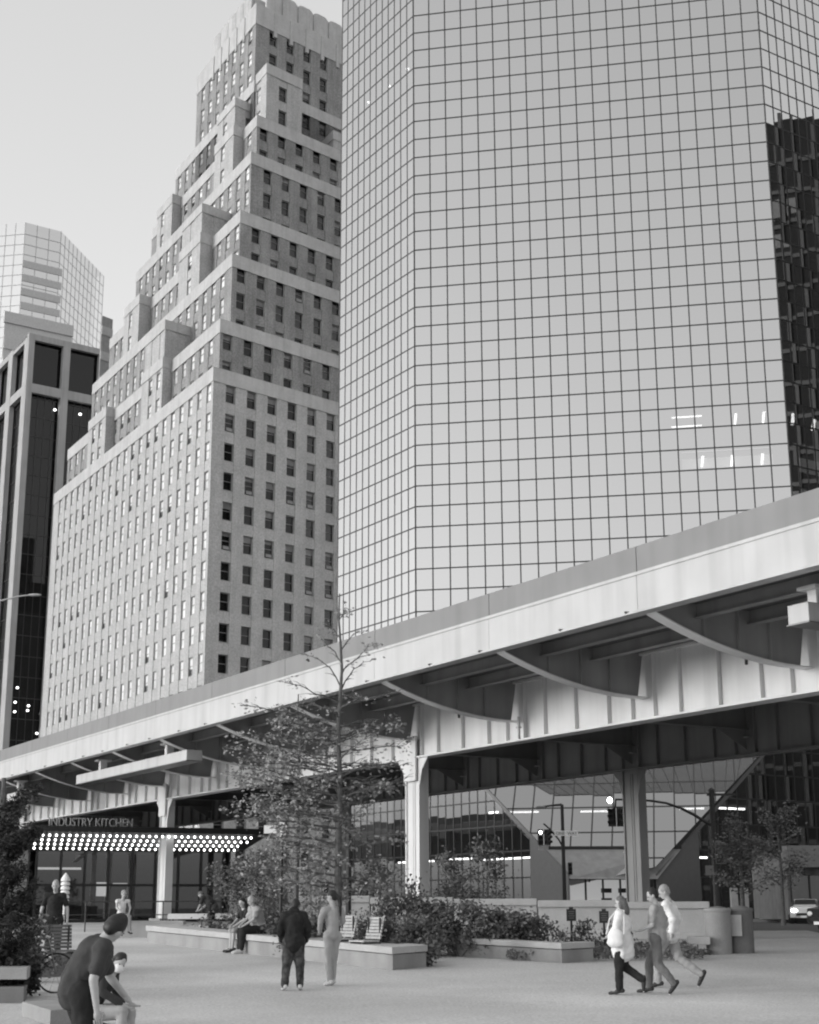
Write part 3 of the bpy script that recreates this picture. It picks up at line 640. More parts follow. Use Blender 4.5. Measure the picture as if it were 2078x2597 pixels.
for s in (-17.2, 9.13, 35.31, 61.4):
    for pc, m in ((CG, M['girder']), (FG, M['beam'])):
        q = W(s, pc); z0 = ZP if (q[0] < -4 or q[1] < 49.4) else RZ
        b = MB(); vbox(b, s - .5, s + .5, pc - .12, pc + .16, z0, 7.05)
        for sg in (-1, 1):
            vbox(b, s + sg * .5 - .03, s + sg * .5 + .03, pc - .2, pc + .22, z0, 7.05); vbox(b, s + sg * .02 - .05 + .05 * sg, s + sg * .02 + .05 + .05 * sg, pc - .15, pc - .12, z0, 6.9)
            b.extr([(s + sg * .5, -(pc - .14), 5.9), (s + sg * .5, -(pc - .14), 7.04), (s + sg * 1.15, -(pc - .14), 7.04), (s + sg * .72, -(pc - .14), 6.6)][::1], (0, .05, 0)); 
        if pc == CG: vbox(b, s - .45, s + .45, pc - .32, pc - .24, 6.2, 7.9)
        c = b.build('column', m, via); f = MB(); vbox(f, s - .8, s + .8, pc - .5, pc + .5, z0 - .02, z0 + .22); f.build('base', M['concrete'], c)
for (s, p, z0, z1, r, m) in ((1.55, CG - .36, 7.12, 7.86, .05, 'white'), (3.3, 3.9, 7.95, 9.1, .045, 'black'), (-11.0, 4.2, 7.9, 9.1, .045, 'black')):
    b = MB(); b.tube([(s, -p, z1), (s, -p, z0 + .12), (s + .06, -p - .05, z0)], r, 8); b.box((s, -p, (z0 + z1) / 2), (r * 2.8, r * 2.8, .06)); b.build('drainpipe', M[m], via)
# boxes hung below the roadway edge
def hung(u0, u1, v0, v1, p, dp, label, grp='pale boxes hung under the highway edge'):
    a = onplane(u0, v0, W(0, p), -30.25); c = onplane(u1, v1, W(0, p), -30.25); s0 = float(np.dot(a - P0, UB)); s1 = float(np.dot(c - P0, UB)); s0, s1 = min(s0, s1), max(s0, s1)
    zt = a[2]; o = empty('overhead_sign_box', tuple(W((s0 + s1) / 2, p, 0)), RB, label, 'sign box', grp); h = (s1 - s0) / 2
    b = MB(); b.box((0, -dp / 2, zt - .24), (2 * h, dp, .46)); b.build('housing', M['white'], o, bevel=.02)
    b = MB(); b.box((0, -dp / 2, zt - .485), (2 * h + .06, dp + .06, .03)); b.build('rim', M['steel'], o)
    for t in ((-.6, .6) if h > 1.5 else (0,)):
        b = MB(); b.box((t * h, -dp * .5, (zt + 8.78) / 2), (.28, .34, 8.79 - zt)); b.box((t * h, -dp * .5, 8.74), (.6, .7, .08)); b.build('hanger', M['girder'], o)
hung(194, 474, 1966, 1893, .75, .75, 'long pale box hung under the highway edge over the restaurant')
hung(1997, 2049, 1536, 1520, .9, 1.3, 'short pale box hung under the highway edge at the far right')
hung(18, 52, 2014, 2005, .75, .75, 'short pale box half hidden behind the dark evergreen')

# ================================================================ restaurant below the deck
E1_, E2_ = at(95, 2109, 78.0), at(668, 2127, 82.5); ZB = (E1_[2] + E2_[2]) / 2
dC = E2_ - E1_; dC[2] = 0; LC = np.linalg.norm(dC); dC /= LC; nC = V(-dC[1], dC[0], 0)       # nC points away from the viewer
rst = empty('restaurant', (E1_[0], E1_[1], 0), math.atan2(dC[1], dC[0]), label='glass fronted restaurant under the viaduct with rows of glowing bulbs on its canopy', cat='restaurant')
b = MB(); b.extr([V(-.3, -.1, ZB + .1), V(-.3, -.1, ZB + .4), V(-.3, 14, ZB + .4), V(-.3, 14, ZB - .55), V(-.3, 4.4, ZB - .5)], (LC + .6, 0, 0)); b.build('canopy', M['black'], rst)
cnt = 0; more = MB()
def bulb_mb():
    b = MB(); b.ell((0, 0, 0), (.062, .062, .066), 8); return b
bm = bulb_mb().mesh('bulb', M['bulb'], True); rows = [0, 1.35, 2.6, 3.9]
for r, dy in enumerate(rows):
    n = 33
    for i in range(n):
        x = .3 + (LC - .6) * (i + .5 * (r % 2)) / n; z = ZB - .07 - dy * .132
        if cnt < 100:
            o = bpy.data.objects.new('bulb', bm); link(o, rst); o.location = (x, .12 + dy, z)
        else: bb = bulb_mb(); more.add([(v[0] + x, v[1] + .12 + dy, v[2] + z) for v in bb.v], bb.f)
        cnt += 1
stuff(more.build('bulb', M['bulb'], rst))
b = MB()
for i in range(9): x = .8 + (LC - 1.6) * i / 8; b.box((x, 5.0, (ZB - .5 + ZP) / 2), (.12, .18, ZB - .5 - ZP))
for z in (ZP + .08, 2.7, ZB - .62): b.box((LC / 2, 5.0, z), (LC - 1, .12, .14))
b.build('shopfront_frame', M['black'], rst)
b = MB(); b.face([(.8, 5.02, ZP), (LC - .8, 5.02, ZP), (LC - .8, 5.02, ZB - .5), (.8, 5.02, ZB - .5)]); b.build('shopfront_glass', M['dglass'], rst)
b = MB(); b.box((LC / 2, 13.5, ZB / 2 - .2), (LC, .1, ZB)); b.box((.4, 9.3, ZB / 2 - .2), (.1, 8.3, ZB)); b.box((LC - .4, 9.3, ZB / 2 - .2), (.1, 8.3, ZB)); b.box((LC * .45, 8, 1.4), (2.2, .8, 1.3)); b.box((LC * .75, 9, 1.4), (3.2, .8, 1.4)); b.build('interior_wall', M['slab'], rst)
for (x, z, w_, h) in ((4.6, 2.5, .62, .75), (5.6, 2.75, .8, .16), (2.2, 3.6, 2.4, .12)):
    b = MB(); b.box((x, 6.2, z), (w_, .04, h)); b.build('lit_panel', emit('lit_panel', .3), rst)
def text(txt, size, m, parent, loc, rz, rx=PI / 2, ext=.02, name='lettering', align='LEFT', sx=1.0):
    c = bpy.data.curves.new(name, 'FONT'); c.body = txt; c.size = size; c.extrude = ext; c.align_x = align
    t = bpy.data.objects.new('t', c); COL.objects.link(t); bpy.context.view_layer.update()
    me = bpy.data.meshes.new_from_object(t.evaluated_get(bpy.context.evaluated_depsgraph_get())); bpy.data.objects.remove(t)
    me.materials.clear(); me.materials.append(m); o = bpy.data.objects.new(name, me); link(o, parent); o.location = loc; o.rotation_euler = (rx, 0, rz); o.scale = (sx, 1, 1); return o
t = text('INDUSTRY KITCHEN', .62, M['letter'], rst, (.55, .2, ZB + .40), 0, ext=.05)
wd = max(v.co.x for v in t.data.vertices); t.scale = (4.35 / wd, 1, 1)
b = MB(); b.box((2.7, .2, ZB + .385), (4.6, .1, .03)); b.build('sign_rail', M['steel'], rst)
# pale flank of the block next door with tube lights
fl = empty('side_building', tuple(at(40, 2250, 96)), label='pale rendered low building left of the restaurant, behind the evergreen', cat='building'); fl.location[2] = 0
b = MB(); b.box((-1.6, 4, 2.9), (9.0, 8, 5.4)); b.build('wall', M['cap'], fl)
b = MB(); b.box((-1.6, -.3, 5.7), (9.6, 1.2, .3)); b.build('canopy', M['concdark'], fl)
for k, (x0, x1, z) in enumerate(((-3.5, 1.9, 5.45), (-2.6, 2.0, 4.9), (-4.6, -.2, 6.5))):
    b = MB(); b.tube([(x0, -.75 - .1 * k, z - .35), ((x0 + x1) / 2, -.7 - .1 * k, z - .08), (x1, -.66 - .1 * k, z)], .06, 6); b.build('tube_light', M['bulb'], fl)
b = MB(); b.box((-1.0, -.06, 2.0), (2.2, .1, 2.0)); b.build('window', M['dglass'], fl)
# white pagoda-like totem by the entrance
q = at(165, 2260, 70); o = empty('totem_sign', (q[0], q[1], ZP - .0), label='white stacked totem sign standing by the restaurant entrance', cat='sign')
b = MB(); b.tube([(0, 0, 0), (0, 0, 2.1)], .05, 8)
for k in range(5): b.lathe((0, 0, 1.0 + k * .19), [(.2, 0), (.22, .05), (.18, .14), (.1, .17)], 12)
b.lathe((0, 0, 1.95), [(.22, 0), (.2, .1), (.1, .26), (.02, .36)], 12); b.build('body', M['signw'], o)

# ================================================================ low walls at the back of the plaza
wa, wb = gp(735, 46.0), gp(1800, 44.4); nseg = 5
for k in range(nseg):
    a = wa + (wb - wa) * k / nseg; c = wa + (wb - wa) * (k + 1) / nseg; d = c - a; d[2] = 0; Ln = np.linalg.norm(d); mid = (a + c) / 2
    zt = 1.86 - .25 * (k + .5) / nseg - gz(0, mid[1])
    o = empty('barrier_wall', (mid[0], mid[1], gz(0, mid[1])), math.atan2(d[1], d[0]), ['concrete barrier section furthest left, behind the pale seats', 'concrete barrier section right of the viaduct column, behind tall shrubs', 'concrete barrier section under the dark traffic light pole', 'concrete barrier section behind the two small dark placards', 'concrete barrier section beside the round concrete bins'][k], 'barrier', 'concrete barrier sections at the back of the plaza')
    b = MB(); b.box((0, 0, zt * .5 - .1), (Ln - .04, .34, zt - .16)); b.box((0, -.04, .1), (Ln - .06, .6, .2)); b.build('panel', M['cap'], o, bevel=.015)
    b = MB(); b.box((0, -.02, zt - .09), (Ln - .01, .46, .2)); b.build('coping', M['cap'], o, bevel=.03)
a, c = gp(296, 47.0), gp(470, 47.0); o = empty('low_wall', tuple((a + c) / 2), 0, 'low pale wall in front of the left viaduct column', 'wall')
b = MB(); b.box((0, 0, .22), (c[0] - a[0], .5, .5)); b.build('body', M['cap'], o, bevel=.02)
a, c = gp(405, 45.6), gp(455, 45.6); o = empty('grey_block', tuple((a + c) / 2), 0, 'dark grey stone block in front of the left viaduct column', 'block')
b = MB(); b.box((0, 0, .15), (c[0] - a[0], .5, .34)); b.build('body', M['concdark'], o, bevel=.02)
a, c = gp(432, 50.5), gp(604, 50.5); o = empty('long_table', (float(a[0] + c[0]) / 2, 50.5, ZP), 0, 'long table with a bright white cloth in front of the restaurant', 'table')
b = MB(); b.box((0, 0, .56), (c[0] - a[0], .9, .05)); b.box((0, -.45, .50), (c[0] - a[0], .02, .16)); b.build('tablecloth', M['cwhite'], o)
b = MB()
for sx in (-1, 1):
    for sy in (-1, 1): b.box((sx * (c[0] - a[0]) / 2.1, sy * .38, .27), (.06, .06, .54))
b.build('leg', M['black'], o)
a, c = gp(120, 52.0), gp(610, 52.0); o = empty('railing', tuple((a + c) / 2), 0, 'thin dark rail along the restaurant terrace', 'railing'); b = MB(); hl = (c[0] - a[0]) / 2
b.tube([(-hl, 0, .98), (hl, 0, .98)], .025, 6); b.tube([(-hl, 0, .55), (hl, 0, .55)], .018, 6); b.build('rail', M['black'], o)
b = MB()
for k in range(6): b.tube([(-hl + 2 * hl * k / 5, 0, 0), (-hl + 2 * hl * k / 5, 0, .98)], .025, 6)
b.build('post', M['black'], o)

# ================================================================ planters, seats, bins
def planter(name, fl_, fr_, br_, h, label, wallw, soil=.9, m='concrete'):
    """long open box: fl_, fr_, br_ are base corners seen in the photo"""
    a, c, d = fl_, fr_, br_; ux = c - a; ux[2] = 0; L_ = np.linalg.norm(ux); ux /= L_; vy = d - c; vy[2] = 0; Dp = np.linalg.norm(vy); vy /= Dp
    o = empty(name, tuple(a), 0, label, 'planter'); sl_ = (c[2] - a[2])
    def pt(s, t, z): p = ux * s + vy * t; return V(p[0], p[1], z + (0.03 * p[1]))
    def seg(b, s0, s1, t0, t1, z0, z1): b.add([pt(*q) for q in ((s0, t0, z0), (s1, t0, z0), (s1, t1, z0), (s0, t1, z0), (s0, t0, z1), (s1, t0, z1), (s1, t1, z1), (s0, t1, z1))], [(3, 2, 1, 0), (4, 5, 6, 7), (0, 1, 5, 4), (1, 2, 6, 5), (2, 3, 7, 6), (3, 0, 4, 7)])
    b = MB(); seg(b, .04, L_ - .04, .05, wallw, -.05, h * .66); seg(b, L_ - wallw, L_ - .04, wallw, Dp, -.05, h * .66); seg(b, .04, wallw, wallw, Dp, -.05, h * .66); seg(b, wallw, L_ - wallw, Dp - .2, Dp, -.05, h * .66); b.build('body', M[m], o)
    b = MB(); seg(b, 0, L_, 0, wallw + .02, h * .70, h); seg(b, L_ - wallw - .02, L_, wallw + .021, Dp + .02, h * .70, h - .002); seg(b, 0, wallw, wallw + .021, Dp + .02, h * .70, h - .002); b.build('coping', M['cap' if m == 'concrete' else m], o, bevel=.012)
    b = MB(); seg(b, .06, L_ - .06, .12, wallw - .05, h * .66, h * .701); b.build('joint', M['concdark'], o)
    b = MB(); seg(b, wallw, L_ - wallw, wallw, Dp - .2, -.04, h * .5); b.build('soil', M['soil'], o)
    return lambda s, t, z=h: a + pt(s, t, z), L_, Dp
A1, A2, A3 = gq(368, 2392), gq(995, 2462), gq(1074, 2455)
A3 = A2 + (A3 - A2) * 1.0
vy = (A3 - A2); vy[2] = 0; dpt = np.linalg.norm(vy); A3 = A2 + (A3 - A2) / dpt * max(1.15, dpt); print('bench end', dpt)
bench_pt, BL, BD = planter('planter_bench', A1, A2, A3, .47, 'long pale concrete planter wall that serves as a bench, with slatted seats on it', .75)
B1, B2, B3 = gq(1128, 2424), gq(1425, 2444), gq(1494, 2440); vy = B3 - B2; vy[2] = 0; print('box end', np.linalg.norm(vy)); B3 = B2 + (B3 - B2) / np.linalg.norm(vy) * max(1.0, np.linalg.norm(vy))
box_pt, XL, XD = planter('planter_box', B1, B2, B3, .43, 'shorter concrete planter box right of the bench, full of shrubs', .35)
def block_(name, pts, z1, label, cat, m, h=None):
    o = empty(name, tuple(pts[0]), 0, label, cat); q = [p - pts[0] for p in pts]; b = MB(); b.extr([V(p[0], p[1], -.1) for p in q], (0, 0, z1 - .1 - .10)); b.build('body', M[m], o, bevel=.015)
    b = MB(); cx = sum(p[0] for p in q) / 4; cy = sum(p[1] for p in q) / 4
    b.extr([V(cx + (p[0] - cx) * 1.03, cy + (p[1] - cy) * 1.03, z1 - .19) for p in q], (0, 0, .19)); b.build('coping', M['concrete'], o, bevel=.012)
# near blocks at the lower left
c0 = onz(130, 2562, .34); c1 = onz(318, 2546, .34); c3 = onz(60, 2541, .34); c2 = c1 + (c3 - c0); zz0 = -.22
block_('stone_bench', [V(p[0], p[1], zz0) for p in (c0, c1, c2, c3)], .56, 'low concrete bench in the foreground where the masked person sits', 'bench', 'concdark')
p = gq(60, 2545); block_('stone_bench', [V(p[0] - 2.2, p[1], p[2]), V(*p), V(p[0] - .15, p[1] + .8, p[2]), V(p[0] - 2.4, p[1] + .9, p[2])], .56, 'concrete bench cut off by the left edge of the photo', 'bench', 'concdark')
# round planter with a seat
p = gq(120, 2480); rp = empty('round_planter', (p[0] - .2, p[1] + 1.2, p[2]), 0, 'rounded dark planter wall with a slatted seat, behind the bending man', 'planter')
b = MB(); b.lathe((-.4, 0, 0), [(1.25, -.1), (1.25, .42), (1.2, .45), (.9, .45), (.9, .2)], 32); b.build('body', M['concdark'], rp, smooth=False)
b = MB(); b.lathe((-.4, 0, 0), [(.88, .1), (.88, .3), (.01, .34)], 24); b.build('soil', M['soil'], rp)
def seat(loc, rz, label, w_=.62, m='wood'):
    o = empty('slatted_seat', tuple(loc), rz, label, 'seat', 'slatted seats on the planter walls')     # local: sits facing -y
    b = MB()
    for k in range(5): b.box((0, -.34 + k * .085, .05), (w_, .07, .035))
    b.build('seat', M[m], o)
    b = MB()
    for k in range(7):
        z = .12 + k * .068; b.box((0, .06 + (z - .1) * .22, z), (w_, .025, .055))
    b.build('backrest', M[m], o)
    b = MB()
    for sx in (-1, 1): b.box((sx * (w_ / 2 - .07), .09, .27), (.035, .03, .55), M=None); b.box((sx * (w_ / 2 - .07), -.15, .018), (.04, .45, .03))
    b.build('frame', M['black'], o)
ax_ = math.atan2(*((A2 - A1)[1::-1]))
for (u, lab) in ((872, 'slatted pale seat on the planter wall, half hidden by the woman'), (939, 'slatted pale seat on the planter wall, nearest its right end')):
    s = min(range(0, 1000), key=lambda k: abs(px(bench_pt(BL * k / 1000, .45))[0] - u)) / 1000 * BL
    seat(bench_pt(s, .42), ax_, lab)
q = V(rp.location[0] + .25, rp.location[1] - .55, rp.location[2] + .45); seat(q, R(25), 'dark slatted seat on the rounded planter behind the bending man', .55, 'concdark')
for (u, lab, pan) in ((1832, 'round concrete bin nearest the barrier wall', False), (1889, 'round concrete bin with a pale square panel, at the street corner', True)):
    p = gq(u, 2421 if not pan else 2419); p[1] += .3; o = empty('round_bin', tuple(p), 0, lab, 'bin', 'round concrete bins at the corner')
    b = MB(); b.lathe((0, 0, 0), [(.31, -.05), (.315, .98), (.33, 1.0), (.33, 1.06), (.27, 1.08), (.27, .9)], 28); b.build('body', M['concdark' if pan else 'concrete'], o)
    b = MB(); b.lathe((0, 0, 0), [(.275, 1.0), (.2, 1.1), (.01, 1.13)], 24); b.build('lid', M['concdark'], o)
    if pan: b = MB(); b.box((-.17, -.31, .66), (.28, .05, .50), rz=-.45); b.build('panel', M['cap'], o)
p0_ = gq(1750, 2421); p1_ = gq(1803, 2423); block_('dark_block', [V(*p0_), V(*p1_), V(*p1_) + V(.05, .5, 0), V(*p0_) + V(.05, .5, 0)], .42, 'low black block standing left of the round bins', 'block', 'black')
for (u, v, lab) in ((1449, 2321, 'small dark placard on a stake, left of the pair in the planter'), (1532, 2326, 'small dark placard on a stake, right of the pair near the walkers')):
    q = at(u, v, 37.5); g0 = gz(0, 37.5); o = empty('garden_placard', (q[0], q[1], g0), 0, lab, 'placard', 'small placards in the planter'); h = q[2] - g0
    b = MB(); b.box((0, 0, (h - .1) / 2 + .1), (.05, .04, h - .1)); b.build('stake', M['black'], o)
    b = MB(); b.box((0, -.03, h), (.23, .03, .28), rz=.1 if u < 1500 else -.1); b.box((0, -.03, h + .16), (.1, .03, .06)); b.build('board', M['signd'], o)
    b = MB()
    for k in range(4): b.box((0, -.052, h + .08 - k * .05), (.15 - .03 * (k % 2), .004, .014), rz=.1 if u < 1500 else -.1)
    b.build('printing', M['signg'], o)

# ================================================================ traffic lights, lamps, signs
def signal(b3, c, rz, s=1.0, lit=2, bm_=None):
    """one three-lamp head hung from its top at c"""
    ca, sa = math.cos(rz), math.sin(rz); T_ = lambda x, y, z: (c[0] + (x * ca - y * sa) * s, c[1] + (x * sa + y * ca) * s, c[2] + z * s)
    b, l, d = b3; b.box(T_(0, 0, -.55), (.36 * s, .26 * s, 1.05 * s), rz=rz)
    for k in range(3):
        z = -.22 - .33 * k
        q = MB(); q.ell(T_(0, -.14, z), (.11 * s, .05 * s, .11 * s), 10); (l if k == lit else d).append(q)
        b.hexa([V(*T_(-.15, -.13, z + .12)), V(*T_(.15, -.13, z + .12)), V(*T_(.15, -.33, z + .06)), V(*T_(-.15, -.33, z + .06))], V(0, 0, .03)); b.hexa([V(*T_(-.15, -.13, z + .12)), V(*T_(-.15, -.33, z + .06)), V(*T_(-.15, -.3, z - .03)), V(*T_(-.15, -.13, z - .1))], V(.03, 0, 0)); b.hexa([V(*T_(.12, -.13, z + .12)), V(*T_(.12, -.33, z + .06)), V(*T_(.12, -.3, z - .03)), V(*T_(.12, -.13, z - .1))], V(.03, 0, 0))
def head(parent, c, rz, s=1.0, lit=None):
    b, l, d = MB(), [], []; signal((b, l, d), c, rz, s, lit if lit is not None else 9)
    o = b.build('signal_head', M['black'], parent); [q.build('lens', M['signd'], o) for q in d]; [q.build('lens', M['lamp'], o) for q in l]
Yp = 95.0; g = at(1433, 2290, Yp); o = empty('traffic_light', (g[0], g[1], RZ), 0, 'dark traffic light pole with a one way sign and a lamp arm, left of centre', 'traffic light', 'traffic light poles along the street')
L3 = lambda u, v, Y=Yp, gg=None: at(u, v, Y) - V(o.location[0], o.location[1], o.location[2])
b = MB(); tz = L3(1432, 2041)[2]; b.tube([(0, 0, 0), (0, 0, .4), (0, 0, tz)], [.18, .13, .10], 10); b.tube([(0, 0, tz), tuple(L3(1400, 2043)), tuple(L3(1366, 2048))], [.08, .06, .05], 8); b.tube([tuple(L3(1432, 2156)), tuple(L3(1418, 2130)), tuple(L3(1395, 2103)), tuple(L3(1379, 2089))], [.06, .05, .05, .05], 8); b.build('pole', M['black'], o)
q = L3(1373, 2048); b = MB(); b.ell(q, (.35, .16, .1), 10); b.build('lamp_head', M['steel'], o)
head(o, L3(1371, 2103), 0, .9, 0); head(o, L3(1388, 2103), .9, .9, None); head(o, L3(1446, 2187), 0, .7, None)
for (u, wd, txt) in ((1421, .72, 'ONE'), (1451, .72, 'WAY')):
    q = L3(u, 2114); b = MB(); b.box((q[0], q[1] - .16, q[2]), (wd, .03, .30)); b.build('sign_plate', M['signw'], o)
    text(txt, .26, M['signd'], o, (q[0], q[1] - .185, q[2] - .09), 0, ext=.004, align='CENTER')
b = MB(); q = L3(1379, 2150); b.box((q[0], q[1], q[2]), (.62, .03, .28)); b.build('sign_plate', M['cap'], o)
Yq = 80.0; g = at(1820, 2290, Yq); o = empty('traffic_light', (g[0], g[1], RZ), 0, 'black traffic light mast with a long curved arm and parking sign, right of the columns', 'traffic light', 'traffic light poles along the street')
L3 = lambda u, v, Y=Yq: at(u, v, Y) - V(o.location[0], o.location[1], o.location[2])
b = MB(); tz = L3(1818, 2008)[2]; b.tube([(0, 0, 0), (0, 0, .5), (0, 0, tz)], [.24, .19, .14], 10)
b.tube([tuple(L3(u, v)) for u, v in ((1815, 2098), (1785, 2082), (1760, 2066), (1725, 2049), (1690, 2037), (1650, 2031), (1600, 2028), (1561, 2028))], [.09, .08, .08, .07, .06, .06, .05, .05], 8)
b.tube([tuple(L3(1561, 2027)), tuple(L3(1561, 2047))], .06, 8); a = L3(1793, 2013); c = L3(1866, 2018); b.box(tuple((a + c) / 2), (c[0] - a[0], .1, .12)); b.lathe((0, 0, tz), [(.16, 0), (.16, .1), (.05, .2)], 10); b.build('pole', M['black'], o)
head(o, L3(1552, 2046), -.5, .95, None); head(o, L3(1574, 2046), .4, .95, None)
b = MB(); b.ell(L3(1547, 2030), (.13, .13, .16), 12); b.build('lamp_globe', M['lamp'], o)
q = L3(1826, 2164); b = MB(); b.box((q[0], q[1] - .22, q[2]), (.55, .03, 1.1)); b.build('sign_plate', M['signd'], o)
b = MB(); W_ = .55
for (x, z, w_, h) in ((0, .53, W_, .03), (0, -.53, W_, .03), (-.26, 0, .03, 1.06), (.26, 0, .03, 1.06), (0, .05, W_, .03)): b.box((q[0] + x, q[1] - .245, q[2] + z), (w_, .012, h))
b.box((q[0], q[1] - .245, q[2] - .38), (.3, .012, .07)); b.extr([(q[0] + .13, q[1] - .245, q[2] - .27), (q[0] + .13, q[1] - .245, q[2] - .49), (q[0] + .25, q[1] - .245, q[2] - .38)], (0, -.012, 0))
b.build('sign_marking', M['signg'], o); text('P', .34, M['signg'], o, (q[0], q[1] - .245, q[2] + .18), 0, ext=.006, align='CENTER'); text('2HR', .18, M['signg'], o, (q[0], q[1] - .245, q[2] - .18), 0, ext=.006, align='CENTER')
q = L3(1800, 2208); b = MB(); b.box((q[0], q[1] - .1, q[2]), (.45, .03, .5)); b.build('sign_plate', M['signg'], o)
# cobra-head lamp on the highway at the left
q = W(66, 20.5); o = empty('street_lamp', (q[0], q[1], 9.45), 0, 'slim street lamp arm reaching in from the left above the highway', 'street lamp')
Yl = float(q[1]); e1 = at(99, 1509, Yl); e0 = at(-14, 1525, Yl); o.location = (e0[0], Yl, 9.45); rel = lambda p: tuple(p - V(e0[0], Yl, 9.45))
b = MB(); b.tube([(0, 0, 0), (0, 0, e0[2] - 9.45 - .4), rel(e0 + V(.3, 0, 0)), rel(at(50, 1512, Yl)), rel(at(78, 1509, Yl))], [.14, .09, .07, .06, .05], 8); b.build('pole', M['white'], o)
b = MB(); b.ell(rel(at(88, 1509, Yl)), (.55, .16, .11), 12); b.build('lamp_head', M['white'], o)

# ================================================================ corner shop at the far right
q = at(2010, 2290, 98); shop = empty('corner_shop', (q[0], q[1], RZ), 0, 'dark corner shop with a broad plain awning at the right edge', 'shop')
b = MB(); b.box((5, 6, 2.3), (10, 10, 4.2)); b.build('wall', M['concdark'], shop)
b = MB(); z1 = at(2010, 2142, 96)[2] - RZ; z0 = at(2010, 2198, 96)[2] - RZ; b.box((4.6, .3, (z0 + z1) / 2), (9.6, 1.4, z1 - z0)); b.build('awning', M['signg'], shop)
b = MB()
for k in range(6): b.box((.2 + k * 1.2, .86, 1.5), (.08, .1, 2.9))
b.box((3.4, .86, .25), (7, .12, .5)); b.build('shopfront_frame', M['black'], shop)
b = MB(); b.face([(.2, .93, .5), (6.2, .93, .5), (6.2, .93, 2.9), (.2, .93, 2.9)]); b.build('shopfront_glass', M['dglass'], shop)
for (u, lab) in ((1862, 'leftmost pale column at the foot of the glass tower, by the bins'), (1889, 'second pale column at the foot of the glass tower, right of the parking sign'), (1938, 'third pale column at the foot of the glass tower, behind the street tree'), (1960, 'rightmost pale column at the foot of the glass tower, near the shop')):
    q = at(u, 2270, 112); o = empty('pale_column', (q[0], q[1], RZ), 0, lab, 'column', 'pale columns at the tower foot'); b = MB(); b.box((0, 0, 1.15), (.5, .4, 2.3)); b.box((0, 0, .1), (.7, .6, .2)); b.build('shaft', M['cap'], o)
from mathutils import noise
# ================================================================ plants
def leaf_quads(pts, size, rng, flat=.35, asp=.55):
    pts = np.asarray(pts, float); n = len(pts); a = rng.normal(0, 1, (n, 3)); a[:, 2] *= flat; a /= np.linalg.norm(a, axis=1)[:, None] + 1e-9
    r = rng.normal(0, 1, (n, 3)); c = np.cross(a, r); c /= np.linalg.norm(c, axis=1)[:, None] + 1e-9; s = size * rng.uniform(.6, 1.35, n)[:, None]
    q = np.stack([pts - a * s, pts + c * s * asp, pts + a * s, pts - c * s * asp], 1).reshape(-1, 3); return q, [(4 * i, 4 * i + 1, 4 * i + 2, 4 * i + 3) for i in range(n)]
def leaves(name, pts, size, m, parent, rng, flat=.35, asp=.55):
    q, f = leaf_quads(pts, size, rng, flat, asp); me = bpy.data.meshes.new(name); me.from_pydata(q.tolist(), [], f); me.materials.append(M[m]); me.update()
    return link(bpy.data.objects.new(name, me), parent)
def sapling(base, h, label, specs, seed, r0=.085, dens=1.0, leafsz=.05, lm='leaf'):
    rng = np.random.default_rng(seed); o = empty('young_tree', tuple(base), 0, label, 'tree', 'young trees in the planters'); b = MB(); n = 14
    path = [V(.05 * math.sin(i * 1.3) * (i / n), .05 * math.cos(i * 1.7) * (i / n), h * i / n) for i in range(n + 1)]
    b.tube(path, [r0 * (1 - .88 * i / n) + .006 for i in range(n + 1)], 8); 
    tr = b.build('trunk', M['bark'], o); br = MB(); lp = []
    for (z, az, L_, rise, leafy) in specs:
        c = np.array([np.interp(z, [p[2] for p in path], [p[k] for p in path]) for k in range(3)]); d = azd(az); pts = [c]; m = 7; cur = c.copy(); sl = rise
        for i in range(m):
            cur = cur + d * L_ / m + V(rng.normal(0, .03), rng.normal(0, .03), sl * L_ / m + rng.normal(0, .035)); sl *= .8; pts.append(cur.copy())
        rb = .012 + .018 * L_ / 2; br.tube(pts, [rb * (1 - .8 * i / m) for i in range(m + 1)], 5)
        for i in range(1, m + 1):
            for k in range(2):
                a2 = az + rng.choice([-1, 1]) * rng.uniform(25, 75); l2 = L_ * rng.uniform(.18, .42) * (1.15 - .6 * i / m); tip = pts[i] + azd(a2) * l2 + V(0, 0, l2 * rng.uniform(-.05, .4)); mid = (pts[i] + tip) / 2 + V(0, 0, .03); br.tube([pts[i], mid, tip], [.009, .006, .003], 4)
                nl = int(leafy * dens * (1.0 + 3.9 * l2))
                for _ in range(max(nl // 3, 0)):
                    t = rng.uniform(.25, 1.1); q = pts[i] * (1 - t) + tip * t + rng.normal(0, .05, 3); lp += [q + rng.normal(0, .05, 3) for _ in range(3)]
        lp += [cur + rng.normal(0, .1, 3) for _ in range(int(5 * leafy))]
    br.build('branches', M['bark'], o); 
    if lp: leaves('foliage', lp, leafsz, lm, o, rng)
    return o
rg = random.Random(3)
def tiers(z0, z1, n, Lf_, leafy, side=None, jit=35):
    out = []
    for i in range(n):
        z = z0 + (z1 - z0) * i / max(n - 1, 1) + rg.uniform(-.08, .08); az = (i * 137.5) % 360 if side is None else side + rg.uniform(-jit, jit); L_ = Lf_(z) * rg.uniform(.75, 1.15)
        out.append((z, az, L_, rg.uniform(.05, .4), leafy))
    return out
tb = gp(858, 36.0); Hh = 8.6
sp = tiers(1.3, 3.4, 12, lambda z: 1.5, 2.6) + tiers(1.6, 3.6, 10, lambda z: 2.1, 3.2, -90, 50) + tiers(3.5, 5.0, 14, lambda z: 1.5, 2.0) + tiers(3.2, 5.4, 10, lambda z: 1.9, 2.6, -88, 40) + tiers(3.9, 4.3, 3, lambda z: 1.5, .5, 90, 20) + tiers(4.9, 6.1, 9, lambda z: 1.25, 1.3) + [(5.05, 85, 1.35, .3, 3.0), (5.15, 70, 1.25, .35, 3.0)]
